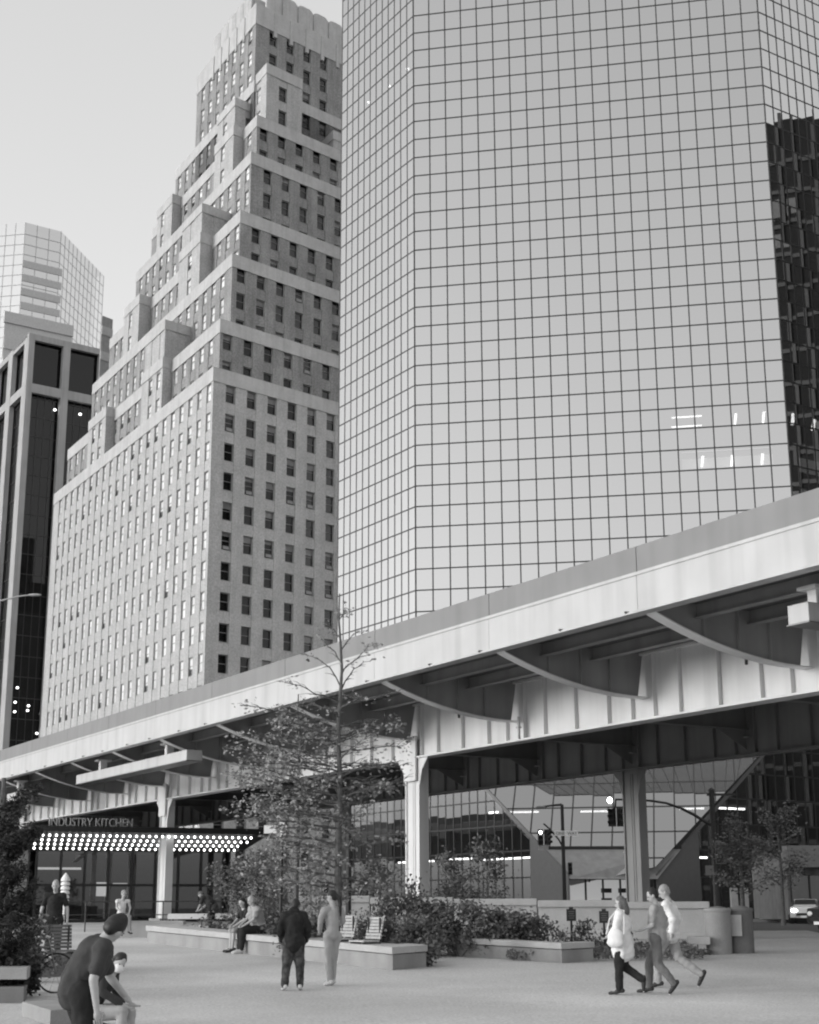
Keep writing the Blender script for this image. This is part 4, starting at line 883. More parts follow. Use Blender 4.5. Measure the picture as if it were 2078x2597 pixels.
sp += [(z, az, L_, rise, lf) for z, az, L_, rise, lf in ((6.2, 60, .9, 1.6, 1.3), (6.3, -70, .8, 1.7, 1.2), (6.6, 100, 1.0, 1.3, 1.6), (6.9, -100, .6, 1.8, 1.2), (7.2, 80, .6, 1.9, 1.6), (7.5, -60, .4, 2, 1.8), (7.9, 40, .3, 2, 2.4))]
sapling(tb, Hh, 'taller young street tree with sparse new leaves in front of the viaduct column', sp, 5, .095)
tb2 = gp(752, 37.5)
sp2 = tiers(1.6, 3.6, 9, lambda z: 1.2, 2.2) + tiers(3.6, 5.6, 14, lambda z: 1.15, 2.2) + tiers(3.2, 5.0, 8, lambda z: 1.6, 2.6, -95, 35)
sapling(tb2, 6.3, 'smaller young street tree left of the tall one, behind the dark hooded person', sp2, 9, .07)
# dark bare trunks and thin post between them
q = gp(884, 40); o = empty('dark_post', tuple(q), 0, 'slim dark post just right of the tall young tree', 'post'); b = MB(); b.tube([(0, 0, 0), (0, 0, .3), (0, 0, at(884, 2108, 40)[2] - q[2])], [.1, .075, .07], 8); b.lathe((0, 0, at(884, 2108, 40)[2] - q[2]), [(.1, 0), (.1, .08), (.03, .14)], 10); b.build('shaft', M['black'], o)
q = gp(712, 42); o = empty('sign_post', tuple(q), 0, 'dark post with a small bright white top sign right of the bulb canopy', 'post'); b = MB(); hq = at(713, 2083, 42)[2] - q[2]; b.tube([(0, 0, 0), (0, 0, hq - .42)], .045, 8); b.build('shaft', M['black'], o); b = MB(); b.tube([(0, 0, hq - .42), (0, 0, hq)], .05, 8); b.box((0, -.03, hq - .06), (.16, .08, .1)); b.box((-.32, 0, hq - .22), (.34, .1, .22)); b.build('sign_plate', M['signw'], o)
def shrub(u, v, Y, w_, h, n, label, m='shrub', lsz=.05, flowers=0, seed=0, spiky=0.0, d_=None, zb=None):
    rng = np.random.default_rng(seed + int(u)); g0 = gp(u, Y); o = empty('shrub', (g0[0], g0[1], (g0[2] if zb is None else zb)), 0, label, 'shrub', 'shrubs in the planters'); d_ = d_ or w_ * .6; cl = []
    for _ in range(max(6, int(n / 130))):
        a = rng.uniform(0, 2 * PI); r = math.sqrt(rng.uniform(0, 1)); zc = rng.uniform(.15, .9) * h; k = 1 - .55 * (zc / h) ** 2; cl.append((r * k * w_ / 2 * math.cos(a), r * k * d_ / 2 * math.sin(a), zc))
    pts = []; 
    for i in range(n): c = cl[rng.integers(len(cl))]; pts.append(np.array(c) + rng.normal(0, 1, 3) * V(.11, .11, .10) * (.6 + h * .5))
    pts = [p for p in pts if p[2] > 0]; leaves('foliage', pts, lsz, m, o, rng, flat=.6 + spiky)
    b = MB()
    for c in cl[:26]: b.tube([(c[0] * .2, c[1] * .2, 0), (c[0] * .7, c[1] * .7, c[2] * .6), (c[0] * 1.05, c[1] * 1.05, c[2] * (1.0 + spiky * .4))], [.012, .008, .003], 4)
    b.build('stems', M['bark'], o)
    if flowers: leaves('flowers', [p + V(0, -.06, .05) for p in [np.array(cl[rng.integers(len(cl))]) + rng.normal(0, .05, 3) for _ in range(flowers // 6)] for _ in range(6) for p in [p + rng.normal(0, .045, 3)]], .04, 'petal', o, rng, flat=1.0, asp=.9)['kind'] = 'stuff'
    return o
for a in (
    (1015, 0, 38.5, 1.7, 1.75, 2600, 'tall wispy shrub in front of the near viaduct column'),
    (1090, 0, 38.0, 1.5, 1.35, 2600, 'rounded shrub in the planter box, left end'),
    (1165, 0, 37.3, 1.6, 1.25, 2800, 'dense dark shrub in the middle of the planter box'),
    (1250, 0, 37.0, 1.5, 1.15, 2800, 'bushy shrub in the planter box, left of the placards'),
    (1320, 0, 36.8, 1.3, 1.0, 2400, 'bushy dark shrub in the planter box with a peaked top'),
    (1050, 0, 35.0, 1.1, .95, 1900, 'low shrub spilling over the gap between the two planters'),
    (1082, 0, 34.0, .9, .55, 1200, 'small dark shrub at ground level between the two planters'),
    (985, 0, 36.0, 1.0, .9, 1500, 'shrub behind the right end of the slatted seats'),
    (770, 0, 37.0, 1.3, 1.1, 1700, 'shrub behind the dark hooded person'),
    (715, 0, 38.5, 1.3, .95, 1600, 'shrub behind the planter bench, right of the seated pair'),
    (668, 0, 39.5, 1.2, .9, 1300, 'flowering shrub just right of the seated pair'),
    (585, 0, 43.0, 1.2, .8, 1100, 'pale grassy shrub left of the seated pair'),
    (520, 0, 44.0, 1.3, .5, 900, 'low shrub at the left part of the planter bench')):
    shrub(*a[:6], a[6], seed=3, flowers=60 if a[0] in (668, 770, 985, 1015, 520) else 0, spiky=.5 if a[0] in (1015, 585) else 0)
shrub(620, 0, 47, 2.6, 2.3, 3200, 'large dark bush behind the seated pair', seed=8); shrub(672, 0, 46, 2.2, 2.7, 2600, 'large loose bush right of the restaurant canopy', seed=9); shrub(800, 0, 44, 1.4, 2.4, 1900, 'pale feathery bush behind the two people standing', m='leaf', seed=4, spiky=.3)
for (u, Y, h, n) in ((1150, 49, 2.6, 1500), (1230, 50, 2.9, 1500), (960, 48, 2.3, 1100), (925, 48.6, 2.6, 900)): shrub(u, 0, Y, 1.7, h, n, {1150: 'loose dark bush behind the barrier, beside the near column', 1230: 'loose dark bush behind the barrier, left of the traffic light', 960: 'thin bush behind the barrier, left of the near column', 925: 'thin bush behind the barrier above the pale seats'}[u], seed=6, lsz=.06)
for (u, Y, n, lab, fl_) in ((1400, 37.2, 500, 'thin flowering plant at the right end of the planter box', 30), (1478, 38.0, 500, 'sparse plant beside the first small placard', 24), (1560, 38.5, 380, 'low plant beside the second small placard', 10), (912, 37.8, 600, 'reedy plant behind the slatted seats', 0), (950, 38, 500, 'second reedy plant behind the slatted seats', 0)): shrub(u, 0, Y, .8, .75 if u > 1000 else 1.2, n, lab, m='shrub', lsz=.04, flowers=fl_, seed=2, spiky=.9)
# ground cover behind the planter box
gpt = gq(1425, 2446); b = MB(); rng = np.random.default_rng(4)
pts = [V(rng.uniform(2.2, 7.2), rng.uniform(35.4, 39.0), 0) for _ in range(5200)]
pts = [V(p[0], p[1], gz(0, p[1]) + .05 + rng.uniform(0, .2)) for p in pts if p[0] < 6.9 - (39 - p[1]) * .05]
o = stuff(leaves('ground_cover', pts, .05, 'shrub', None, rng, .6)); o['label'] = 'low dark ground cover behind the planter box'; o['category'] = 'ground cover'
# dark evergreen at the left edge
rng = np.random.default_rng(21); g0 = gp(-22, 26.8); o = empty('evergreen', tuple(g0), 0, 'dark needled evergreen with sweeping branches cut by the left edge', 'tree'); b = MB(); b.tube([(0, 0, 0), (.1, 0, 1.8), (.05, .1, 3.7)], [.12, .09, .04], 8); b.build('trunk', M['bark'], o); lp = []; br = MB()
for i in range(46):
    z = rng.uniform(.5, 3.2); az = rng.uniform(20, 160) if i % 4 else rng.uniform(-160, 0); L_ = (1.15 - .15 * z) * rng.uniform(.45, 1.0) if z > 1.1 else rng.uniform(.35, .85); rise = rng.uniform(.25, 1.0); c = V(.06, .03, z); d = azd(az); pts = [c + d * L_ * t + V(0, 0, rise * L_ * t * t) for t in np.linspace(0, 1, 7)]; br.tube(pts, [.02, .017, .014, .011, .008, .006, .003], 4)
    for t in np.linspace(.12, 1, int(14 + 16 * L_)):
        p = c + d * L_ * t + V(0, 0, rise * L_ * t * t)
        for _ in range(15): lp.append(p + rng.normal(0, 1, 3) * V(.075, .075, .06) * (1.25 - .55 * t))
br.build('branches', M['bark'], o); leaves('foliage', lp, .05, 'leafd', o, rng, .6, .28)
for (u, Y, w_, h, n, lab, fl_) in ((20, 26.5, 1.0, .8, 1500, 'dark shrub at the foot of the evergreen', 0), (62, 26.8, .8, .55, 1000, 'dark low shrub left of the rounded planter', 0), (70, 30.0, 1.3, 1.15, 1200, 'pale flowered bush behind the evergreen', 70), (38, 27.5, 1.0, 1.2, 1200, 'dark bush with a few pale flowers at the left edge', 36)): shrub(u, 0, Y, w_, h, n, lab, m='leafd' if not fl_ else 'shrub', flowers=fl_, seed=12)
# street trees at the right
def streettree(u, Y, h, rad, label, n, seed):
    rng = np.random.default_rng(seed); g0 = gp(u, Y); o = empty('street_tree', (g0[0], g0[1], RZ), 0, label, 'tree', 'street trees on the far pavement'); b = MB(); b.tube([(0, 0, 0), (.05, 0, h * .4), (0, .05, h * .95)], [.14, .1, .03], 8); b.build('trunk', M['bark'], o); br = MB(); lp = []
    for i in range(26):
        z = h * rng.uniform(.28, .92); az = rng.uniform(0, 360); L_ = rad * (1.15 - .85 * (z / h)) * rng.uniform(.6, 1.1); tip = azd(az) * L_ + V(0, 0, z + L_ * .45); br.tube([(0, 0, z), tuple((tip + V(0, 0, z)) / 2 + V(0, 0, -.05)), tuple(tip)], [.035, .02, .008], 4)
        for _ in range(n // 26): t = rng.uniform(.3, 1.05); lp.append(tip * t + V(0, 0, z) * (1 - t) + rng.normal(0, .22, 3))
    br.build('branches', M['bark'], o); leaves('foliage', lp, .085, 'shrub', o, rng)
streettree(1883, 76, 5.6, 1.9, 'slender dark street tree right of the parking sign', 2000, 1); streettree(1985, 86, 6.4, 2.4, 'broad dark street tree beside the corner shop awning', 2600, 2)

# ================================================================ people
def cap_mesh(mb, name, voxel, mats, smooth_it=4, extra=None, fold=0.0):
    """fuse overlapping shapes into one continuous skin"""
    me = mb.mesh(name, mats); o = bpy.data.objects.new(name, me); COL.objects.link(o)
    r = o.modifiers.new('fuse', 'REMESH'); r.mode = 'VOXEL'; r.voxel_size = voxel; s = o.modifiers.new('soft', 'SMOOTH'); s.iterations = smooth_it; s.factor = .5
    bpy.context.view_layer.update(); dg = bpy.context.evaluated_depsgraph_get(); m2 = bpy.data.meshes.new_from_object(o.evaluated_get(dg)); bpy.data.objects.remove(o); bpy.data.meshes.remove(me); m2.name = name
    m2.materials.clear()
    for m in mats: m2.materials.append(m)
    if fold:                                              # creases in the cloth
        n_ = len(m2.vertices); co = np.empty(n_ * 3, np.float32); m2.vertices.foreach_get('co', co); co = co.reshape(-1, 3); nr = np.empty(n_ * 3, np.float32); m2.vertices.foreach_get('normal', nr); nr = nr.reshape(-1, 3); k = 0
        for f_, a_ in ((20, .5), (31, .45), (47, .35), (66, .22)):
            for _ in range(2):
                d_ = RNG.normal(0, 1, 3) * (1, 1, 1.5); d_ /= np.linalg.norm(d_); d2 = RNG.normal(0, 1, 3); d2 /= np.linalg.norm(d2); k = k + a_ * np.sin(f_ * co @ d_ + 2.2 * np.sin(9 * co @ d2 + RNG.uniform(0, 6)) + RNG.uniform(0, 6))
        m2.vertices.foreach_set('co', (co + nr * (k * fold * .5)[:, None]).ravel().astype(np.float32))
    if extra is not None and extra.f:
        bm = bmesh.new(); bm.from_mesh(m2); vs = [bm.verts.new(v) for v in extra.v]
        for f, mi in zip(extra.f, extra.m):
            try: fc = bm.faces.new([vs[i] for i in f]); fc.material_index = mi
            except ValueError: pass
        bm.to_mesh(m2); bm.free()
    m2.polygons.foreach_set('use_smooth', [True] * len(m2.polygons)); m2.update(); return m2
BASE = dict(pel=(0, 0, .95), wai=(0, 0, 1.10), che=(0, .0, 1.30), nec=(0, -.01, 1.47), hea=(0, .02, 1.63),
            shl=(-.18, 0, 1.41), shr=(.18, 0, 1.41), ell=(-.24, -.03, 1.13), elr=(.24, -.03, 1.13), wrl=(-.25, .06, .89), wrr=(.25, .06, .89),
            hil=(-.09, 0, .92), hir=(.09, 0, .92), knl=(-.105, .02, .50), knr=(.105, .02, .50), anl=(-.11, -.03, .09), anr=(.11, -.03, .09), tol=(-.13, .15, .03), tor=(.13, .15, .03), look=(0, 1, 0))
def person(label, loc, az, sc=1.0, pose=None, top='cgrey', bottom='cjean', shoe='shoe', skin='skin', hair='hair', hairstyle='short', sleeve=.55, fat=1.0, loose=.0, toplen=0.0, shorts=False, curl=.5):
    J = {k: np.array(v, float) for k, v in BASE.items()}
    for k, v in (pose or {}).items(): J[k] = np.array(v, float)
    root = empty('person', tuple(loc), -R(az), label, 'person', None); S = lambda p: np.array(p) * sc
    b = MB(); e = MB()
    def C(p, q, r1, r2, mb=None): (mb or b).caps(S(J[p] if isinstance(p, str) else p), S(J[q] if isinstance(q, str) else q), r1 * sc, r2 * sc)
    f = fat
    C('pel', 'wai', .125 * f, .115 * f); C('wai', 'che', .115 * f, .125 * f); C('shl', 'shr', .06 * f, .06 * f); C('che', 'nec', .1, .055); C('nec', 'hea', .052, .05)
    C('hil', 'hir', .1 * f, .1 * f)
    for s in 'lr':
        C('sh' + s, 'el' + s, .05, .04); C('el' + s, 'wr' + s, .04, .027); C('hi' + s, 'kn' + s, .088 * f, .058 * f); C('kn' + s, 'an' + s, .055 * f, .037); C('an' + s, 'to' + s, .04, .03)
    lk = J['look'] / np.linalg.norm(J['look']); ax = J['hea'] - J['nec']; ax /= np.linalg.norm(ax); rt = np.cross(lk, ax); rt /= np.linalg.norm(rt); fw_ = np.cross(ax, rt); Hm = Matrix((rt, fw_, ax)).transposed()
    hd = lambda x, y, z: S(J['hea'] + rt * x + fw_ * y + ax * z)
    b.ell(hd(0, -.005, .02), (.075 * sc, .095 * sc, .105 * sc), 14, M=Hm); b.ell(hd(0, .035, -.05), (.052 * sc, .058 * sc, .062 * sc), 12, M=Hm)
    b.caps(hd(0, .088, .0), hd(0, .108, -.022), .012 * sc, .015 * sc, 8); 
    for sx in (-1, 1): b.ell(hd(sx * .076, -.005, -.005), (.014 * sc, .024 * sc, .034 * sc), 8, M=Hm); e.ell(hd(sx * .031, .082, .012), (.012 * sc, .008 * sc, .009 * sc), 8, 1, M=Hm)
    e.ell(hd(0, .090, -.058), (.024 * sc, .008 * sc, .007 * sc), 8, 2, M=Hm)
    # hands: palm fused to the wrist, five separate bent fingers
    for s, sg in (('l', -1), ('r', 1)):
        w_ = J['wr' + s]; d = w_ - J['el' + s]; d /= np.linalg.norm(d); side = np.cross(d, V(0, 0, 1)) if abs(d[2]) < .8 else V(0, 1, 0) - d * d[1]; side /= np.linalg.norm(side); inn = np.cross(d, side); 
        if np.dot(inn, V(-sg, 0, 0)) < 0: inn = -inn
        pc = w_ + d * .05; b.caps(S(w_), S(w_ + d * .04), .024 * sc, .03 * sc); b.ell(S(pc), (.038 * sc, .017 * sc, .045 * sc), 10, M=Matrix((side, inn, d)).transposed())
        for k in range(4):
            o_ = (k - 1.5) * .019; l_ = (.072, .082, .078, .06)[k]; p0 = w_ + d * .085 + side * o_; p1 = p0 + (d * math.cos(curl * .6) + inn * math.sin(curl * .6)) * l_ * .5; p2 = p1 + (d * math.cos(curl * 1.6) + inn * math.sin(curl * 1.6)) * l_ * .5
            e.caps(S(p0), S(p1), .0095 * sc, .0085 * sc, 6); e.caps(S(p1), S(p2), .0085 * sc, .007 * sc, 6)
        p0 = w_ + d * .03 + side * .032; p1 = p0 + (d * .6 + side * .6 + inn * .3) * .04; p2 = p1 + (d * .85 + inn * .4) * .032; e.caps(S(p0), S(p1), .012 * sc, .01 * sc, 6); e.caps(S(p1), S(p2), .01 * sc, .008 * sc, 6)
    me = cap_mesh(b, 'body', .013, [M[skin], M['eye'], M['lips']], 3, e); link(bpy.data.objects.new('body', me), root)
    # trousers
    t = MB(); g_ = .016 + loose * .4
    t.caps(S(J['hil']), S(J['hir']), (.112 * f + g_ * .5) * sc, (.112 * f + g_ * .5) * sc); t.caps(S(J['pel'] * .9 + J['wai'] * .1), S(J['pel'] * .45 + J['wai'] * .55), (.128 * f + g_ * .6) * sc, (.122 * f + g_ * .5) * sc)
    for s in 'lr':
        t.caps(S(J['hi' + s]), S(J['kn' + s]), (.09 * f + g_) * sc, (.063 * f + g_) * sc); 
        if not shorts:
            q = J['an' + s] * .94 + J['kn' + s] * .06; t.caps(S(J['kn' + s]), S(q), (.06 * f + g_) * sc, (.043 + g_) * sc)
    me = cap_mesh(t, 'trousers', .014, [M[bottom]], 4, fold=.010 * sc); link(bpy.data.objects.new('trousers', me), root)
    # top
    t = MB(); g_ = .014 + loose
    lo = J['pel'] * (1 + toplen) - J['wai'] * toplen; t.caps(S(lo), S(J['wai']), (.137 * f + g_ + toplen * .03) * sc, (.122 * f + g_) * sc); t.caps(S(J['wai']), S(J['che']), (.122 * f + g_) * sc, (.132 * f + g_) * sc); t.caps(S(J['shl']), S(J['shr']), (.062 * f + g_ * .7) * sc, (.062 * f + g_ * .7) * sc); t.caps(S(J['che']), S(J['che'] * .25 + J['nec'] * .75), .12 * sc, .06 * sc)
    for s in 'lr':
        if sleeve <= .6: q = J['sh' + s] + (J['el' + s] - J['sh' + s]) * (sleeve / .6) * .72; t.caps(S(J['sh' + s]), S(q), (.058 + g_ * .6) * sc, (.05 + g_ * .6) * sc)
        else:
            t.caps(S(J['sh' + s]), S(J['el' + s]), (.057 + g_ * .6) * sc, (.047 + g_ * .6) * sc); q = J['el' + s] + (J['wr' + s] - J['el' + s]) * min(1, (sleeve - .6) / .4) * .95; t.caps(S(J['el' + s]), S(q), (.047 + g_ * .6) * sc, (.036 + g_ * .6) * sc)
    if hairstyle == 'hood': t.ell(hd(0, -.015, -.11), (.11 * sc, .1 * sc, .07 * sc), 12, M=Hm)
    me = cap_mesh(t, 'top', .014, [M[top]], 4, fold=(.014 + loose * .3) * sc); link(bpy.data.objects.new('top', me), root)
    for s in 'lr':
        t = MB(); an, to = J['an' + s], J['to' + s]; d = to - an; dd = V(d[0], d[1], 0); dd = dd / (np.linalg.norm(dd) + 1e-9); foot = (to - an); fl_ = foot / (np.linalg.norm(foot) + 1e-9); up_ = np.cross(np.cross(fl_, V(0, 0, 1)), fl_)
        heel = an - fl_ * .05 - up_ * .03; t.caps(S(heel), S(an + fl_ * .06 - up_ * .01), .045 * sc, .046 * sc); t.caps(S(an + fl_ * .05 - up_ * .02), S(to + fl_ * .01), .045 * sc, .034 * sc)
        me = cap_mesh(t, 'shoe', .012, [M[shoe]], 3); so_ = link(bpy.data.objects.new('shoe', me), root)
        if shoe == 'shoe': k = MB(); k.caps(S(heel - V(0, 0, .03)), S(to + fl_ * .02 - V(0, 0, .02)), .022 * sc, .016 * sc, 8); k.build('sole', M['shoew'], so_, smooth=True)
    h = MB()
    if hairstyle in ('short', 'hood', 'pony', 'long', 'grey'):
        h.ell(hd(0, -.022, .042), (.082 * sc, .098 * sc, .098 * sc), 14, M=Hm); h.ell(hd(0, -.055, -.01), (.07 * sc, .06 * sc, .075 * sc), 12, M=Hm)
        if hairstyle == 'long': h.caps(hd(0, -.06, 0), hd(0, -.075, -.17), .08 * sc, .075 * sc); h.caps(hd(-.065, -.02, 0), hd(-.075, -.03, -.16), .035 * sc, .03 * sc); h.caps(hd(.065, -.02, 0), hd(.075, -.03, -.16), .035 * sc, .03 * sc)
        if hairstyle == 'pony': h.caps(hd(0, -.09, .03), hd(.03, -.145, -.04), .035 * sc, .045 * sc); h.caps(hd(.03, -.145, -.04), hd(.05, -.13, -.25), .045 * sc, .035 * sc); h.caps(hd(.05, -.13, -.25), hd(.055, -.11, -.38), .035 * sc, .012 * sc)
        me = cap_mesh(h, 'hair', .012, [M[hair]], 3, fold=.008 * sc); link(bpy.data.objects.new('hair', me), root)
    return root, J, hd, S
walkF = lambda k=1.0: dict(hil=(-.09, 0, .91), hir=(.09, 0, .91), knl=(-.10, .22 * k, .53), anl=(-.10, .24 * k, .10), tol=(-.11, .42 * k, .05), knr=(.10, -.03 * k, .48), anr=(.10, -.38 * k, .20), tor=(.11, -.27 * k, .05), ell=(-.24, -.14, 1.16), wrl=(-.23, -.1, .92), elr=(.24, .08, 1.15), wrr=(.2, .26, 1.0))
# three walkers
p = gq(1586, 2524); p[1] += .05
r_, J_, hd_, S_ = person('woman in a loose white top and black trousers carrying a pale shoulder bag', p, -62, .93, dict(hil=(-.09, 0, .91), hir=(.09, 0, .91), knl=(-.09, .06, .50), anl=(-.09, .06, .09), tol=(-.10, .24, .03), knr=(.10, .03, .50), anr=(.10, -.34, .26), tor=(.11, -.33, .10), ell=(-.25, .03, 1.17), wrl=(-.2, .20, 1.05), elr=(.24, .05, 1.16), wrr=(.18, .22, 1.06)), top='cwhite', bottom='cblack', hair='hairm', hairstyle='long', sleeve=.75, loose=.035, toplen=1.1, fat=.95)
q = MB(); q.ell((-.29, .02, .95), (.085, .15, .16), 14); q.ell((-.29, .02, .87), (.10, .165, .10), 12); me = cap_mesh(q, 'shoulder_bag', .014, [M['bag']], 6); bg = bpy.data.objects.new('shoulder_bag', me); link(bg); tag(bg, 'soft pale shoulder bag at the side of the woman in white', 'bag'); bg.location = r_.location; bg.rotation_euler = r_.rotation_euler
q = MB(); q.tube([(-.30, -.14, 1.0), (-.24, -.13, 1.2), (-.13, -.09, 1.39), (-.11, .02, 1.43), (-.2, .15, 1.25), (-.30, .18, 1.0)], .014, 6); q.build('strap', M['bag'], bg)
p = gq(1674, 2521); 
person('dark haired man in a grey t-shirt and jeans walking in the middle of three', p, -66, 1.0, dict(walkF(.9), hea=(-.03, .05, 1.63), look=(-.5, 1, 0), knl=(-.11, -.02, .50), anl=(-.12, -.30, .17), tol=(-.13, -.22, .04), knr=(.10, .18, .52), anr=(.10, .22, .09), tor=(.11, .40, .03), ell=(-.23, .02, 1.14), wrl=(-.18, .22, 1.06), elr=(.23, -.12, 1.16), wrr=(.22, -.02, .93)), top='cgrey', bottom='cjean', hair='hair', loose=.012, toplen=.35)
p = gq(1712, 2508); p[1] += .25
person('light haired man in a white shirt and khaki trousers on the right of three', p, -64, 1.03, dict(walkF(1.15), hea=(-.04, .06, 1.62), look=(-.4, 1, -.05), knl=(-.10, .24, .53), anl=(-.10, .22, .09), tol=(-.11, .41, .03), knr=(.10, -.10, .50), anr=(.11, -.52, .23), tor=(.11, -.45, .07), elr=(.25, -.1, 1.15), wrr=(.23, .05, .93)), top='cwhite', bottom='ckhaki', hair='hairg', loose=.016, toplen=.3, sleeve=.95)
# standing pair
p = gq(744, 2513)
person('person in a black hooded jacket and patterned dark trousers with pale shoes', p, -8, .905, dict(hea=(.03, .04, 1.61), look=(.5, 1, 0), anl=(-.17, -.02, .09), tol=(-.20, .14, .03), anr=(.13, -.02, .09), tor=(.15, .14, .03), knl=(-.14, .02, .5), knr=(.12, .02, .5), ell=(-.29, -.02, 1.14), wrl=(-.24, .12, .95), elr=(.29, -.02, 1.14), wrr=(.24, .12, .95)), top='cblack', bottom='ccamo', shoe='shoew', hairstyle='hood', sleeve=1.0, fat=1.15, loose=.035, toplen=.25, skin='skind')
p = gq(842, 2501)
person('slim woman with a dark ponytail in a pale beige top and matching trousers', p, -28, .965, dict(hea=(-.01, .03, 1.64), look=(-.6, .8, 0), ell=(-.25, .03, 1.18), wrl=(-.2, .16, 1.02), elr=(.25, .06, 1.19), wrr=(.17, .2, 1.1), anl=(-.07, -.05, .09), tol=(-.09, .12, .03), anr=(.05, .06, .09), tor=(.07, .23, .03), knl=(-.08, .0, .5), knr=(.06, .06, .5)), top='cbeige', bottom='cbeige', hairstyle='pony', sleeve=.95, fat=.9, shoe='shoew')
# seated pair on the planter bench
sit = lambda hs: dict(pel=(0, -.05, .55), wai=(0, -.02, .70), che=(0, .05, .90), nec=(0, .10, 1.07), hea=(0, .14, 1.22), shl=(-.18, .08, 1.01), shr=(.18, .08, 1.01), hil=(-.1, -.04, .54), hir=(.1, -.04, .54), knl=(-.12, .40, .53), knr=(.11, .38, .53), anl=(-.13, .45, .09), anr=(.10, .40, .09), tol=(-.14, .62, .03), tor=(.11, .57, .03), ell=(-.22, .18, .80), elr=(.22, .18, .80), wrl=(-.12, .38, .66), wrr=(.12, .38, .66))
def bench_at(u, t=.35):
    s = min(range(1001), key=lambda k: abs(px(bench_pt(BL * k / 1000, t))[0] - u)) / 1000 * BL; q = bench_pt(s, t); q = V(q[0], q[1], q[2] - .47); return q
p = bench_at(648, .40)
person('bald heavy man in a pale t-shirt and black trousers seated on the planter wall', p, -118, 1.02, dict(sit(0), hea=(0, .16, 1.24), look=(0, 1, -.1)), top='cwhite' if False else 'cgrey', bottom='cblack', shoe='shoew', hairstyle='none', fat=1.3, loose=.02)
p = bench_at(622, .40)
person('person in a dark top with bare legs seated left of the bald man', p, -120, .98, dict(sit(0), look=(-.3, 1, -.2)), top='cblack', bottom='cgrey', skin='skin', hair='hair', hairstyle='long', shorts=True, fat=1.0)
# man bending over in the foreground
p = gp(228, 13.4); p[2] = gz(0, 13.4)
person('man in a dark grey t-shirt bending forward in the left foreground', p, 72, 1.04, dict(pel=(0, -.06, .94), wai=(0, -.03, 1.06), che=(0, .06, 1.21), nec=(0, .13, 1.335), hea=(0, .21, 1.42), shl=(-.19, .11, 1.28), shr=(.19, .10, 1.28), ell=(-.22, .22, 1.03), elr=(.24, .03, 1.03), wrl=(-.13, .34, .88), wrr=(.22, .07, .80), hil=(-.1, -.04, .92), hir=(.1, -.04, .92), look=(-.75, .6, -.55)), top='cmid', bottom='cblack', hair='hair', fat=.98, loose=.02, skin='skin', toplen=.0)
# masked person seated on the near bench
p = at(232, 2546, 18.0); q0 = V(p[0], 18.15, .34 - .46)
r_, J_, hd_, S_ = person('seated person with dark hair and a white face mask behind the bending man', q0, 100, .93, dict(sit(0), che=(0, .12, .88), nec=(0, .22, 1.0), hea=(0, .30, 1.12), shl=(-.17, .18, .97), shr=(.17, .18, .97), look=(.75, .75, -.35), wrl=(-.06, .36, .62), wrr=(.08, .42, .62), knl=(-.13, .42, .56), knr=(.12, .42, .56)), top='cdark', bottom='ckhaki', hair='hair', hairstyle='long', shoe='shoe', fat=.95, sleeve=.95)
k = MB(); lk = V(.75, .75, -.35); ax_h = J_['hea'] - J_['nec']; ax_h /= np.linalg.norm(ax_h); rt = np.cross(lk / np.linalg.norm(lk), ax_h); rt /= np.linalg.norm(rt); Hm_ = Matrix((rt, np.cross(ax_h, rt), ax_h)).transposed(); k.ell(hd_(0, .060, -.038), (.060, .062, .058), 14, M=Hm_); k.build('face_mask', M['cwhite'], r_, smooth=True)
# standing man at the left
p = gp(139, 35.5)
person('man in a black t-shirt and dark trousers standing behind the rounded planter', p, 178, 1.04, dict(elr=(.28, .0, 1.13), wrr=(.30, .05, .88), ell=(-.28, 0, 1.13), wrl=(-.30, .05, .88)), top='cblack', bottom='cblack', hair='hairg', hairstyle='short', fat=1.12)
# person on the low wall and diner
p = gp(309, 46.6); person('light haired person in a sleeveless pale top seated on the low wall by the column', V(p[0], p[1], p[2] + .1), 150, .95, sit(0), top='cwhite', bottom='cgrey', hair='hairg', sleeve=.1, fat=.9)
p = gp(538, 49.6); person('dark haired person in a dark top leaning over the long white table', V(p[0], p[1], p[2] + .05), -70, .92, dict(pel=(0, -.05, .80), wai=(0, .05, .92), che=(0, .20, 1.06), nec=(0, .33, 1.16), hea=(0, .44, 1.22), shl=(-.18, .28, 1.12), shr=(.18, .28, 1.12), ell=(-.22, .36, .86), elr=(.22, .36, .86), wrl=(-.1, .5, .72), wrr=(.1, .5, .72), look=(0, .8, -.5)), top='cmid', bottom='cblack', hair='hairm', fat=1.1, loose=.02)

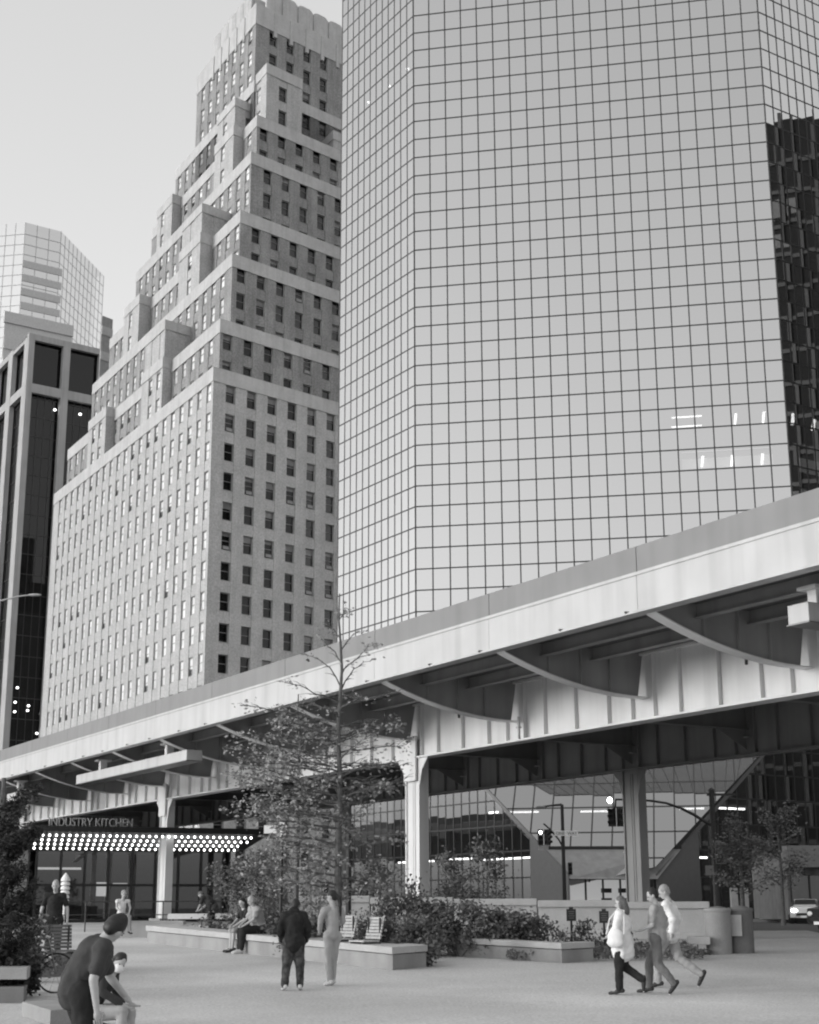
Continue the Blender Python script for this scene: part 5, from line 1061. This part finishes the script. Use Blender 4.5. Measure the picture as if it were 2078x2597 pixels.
# ================================================================ cars and bicycle
def car(loc, rz, label, paint, sc=1.0, lights=True):
    o = empty('parked_car', tuple(loc), rz, label, 'car', 'cars at the junction'); prof = [(-2.15, .45), (-2.2, .75), (-2.05, .98), (-1.25, 1.05), (-.65, 1.42), (.75, 1.45), (1.5, 1.08), (2.15, .98), (2.2, .6), (2.15, .35), (-2.1, .32)]
    b = MB(); n = len(prof); ws = [.86 if z < 1.06 else .66 for x, z in prof]
    for sg in (0, 1):
        pass
    L_ = [(x * sc, -w_ * sc, z * sc) for (x, z), w_ in zip(prof, ws)]; Rr = [(x * sc, w_ * sc, z * sc) for (x, z), w_ in zip(prof, ws)]
    b.add(L_ + Rr, [tuple(range(n - 1, -1, -1)), tuple(range(n, 2 * n))] + [(i, (i + 1) % n, n + (i + 1) % n, n + i) for i in range(n)]); bd = b.build('body', M[paint], o, bevel=.05)
    g = MB()
    for sg in (-1, 1): g.face([(x * sc, sg * w_ * sc, z * sc) for x, z, w_ in ((-1.1, 1.08, .84), (1.3, 1.1, .84), (.68, 1.39, .70), (-.6, 1.37, .70))])
    g.face([(x * sc, y * sc, z * sc) for x, y, z in ((1.44, -.68, 1.14), (1.44, .68, 1.14), (.80, .6, 1.43), (.80, -.6, 1.43))]); g.face([(x * sc, y * sc, z * sc) for x, y, z in ((-1.24, -.68, 1.1), (-1.24, .68, 1.1), (-.7, .6, 1.41), (-.7, -.6, 1.41))]); w_ = g.build('window', M['bglass'], o); w_.scale = (1.02, 1.02, 1.004)
    for x in (-1.35, 1.35):
        for y in (-.82, .82):
            t = MB(); t.tube([(x * sc, (y - .1) * sc, .32 * sc), (x * sc, (y + .1) * sc, .32 * sc)], .32 * sc, 18); wh = t.build('wheel', M['tyre'], o); t = MB(); sg = 1 if y > 0 else -1; t.tube([(x * sc, (y + sg * .09) * sc, .32 * sc), (x * sc, (y + sg * .115) * sc, .32 * sc)], .19 * sc, 14); t.build('rim', M['steel'], wh)
    for y in (-.6, .6): t = MB(); t.ell((2.16 * sc, y * sc, .78 * sc), (.08 * sc, .2 * sc, .1 * sc), 10); t.build('headlight', M['lamp'] if lights else M['signw'], o)
    t = MB(); t.box((2.19 * sc, 0, .55 * sc), (.06, 1.0 * sc, .16 * sc)); t.build('grille', M['black'], o); t = MB(); t.box((2.21 * sc, 0, .42 * sc), (.03, .5 * sc, .12 * sc)); t.build('number_plate', M['signw'], o)
q = gp(2046, 96); car((q[0], q[1], RZ), R(-108), 'white car with headlights on, stopped at the junction on the right', 'carw')
q = gp(2196, 62); car((q[0], q[1], RZ), R(196), 'dark car nearer than the white one, cut by the right edge', 'card', 1.0, False)
q = gp(78, 27.5); o = empty('bicycle', tuple(q), R(12), 'bicycle standing among the flowers left of the slatted seat', 'bicycle'); b = MB(); A = lambda *p: p
fr_ = [((-.5, 0, .34), (-.12, 0, .30)), ((-.12, 0, .30), (-.26, 0, .86)), ((-.26, 0, .80), (.34, 0, .78)), ((-.12, 0, .30), (.36, 0, .70)), ((-.5, 0, .34), (-.25, 0, .78)), ((.5, 0, .34), (.34, 0, .92))]
for a, c in fr_: b.tube([a, c], .018, 6)
b.build('frame', M['steel'], o)
for x in (-.5, .5):
    t = MB(); t.tube([(x + .33 * math.cos(2 * PI * k / 28), 0, .34 + .33 * math.sin(2 * PI * k / 28)) for k in range(29)], .018, 6); w_ = t.build('wheel', M['tyre'], o); t = MB()
    for k in range(10): t.tube([(x, 0, .34), (x + .32 * math.cos(2 * PI * k / 10), 0, .34 + .32 * math.sin(2 * PI * k / 10))], .003, 4)
    t.build('spokes', M['steel'], w_)
t = MB(); t.tube([(.3, -.28, .96), (.36, -.1, .95), (.34, 0, .93), (.36, .1, .95), (.3, .28, .96)], .016, 6); t.build('handlebar', M['white'], o); t = MB(); t.ell((-.27, 0, .9), (.14, .07, .04), 10); t.build('saddle', M['white'], o)
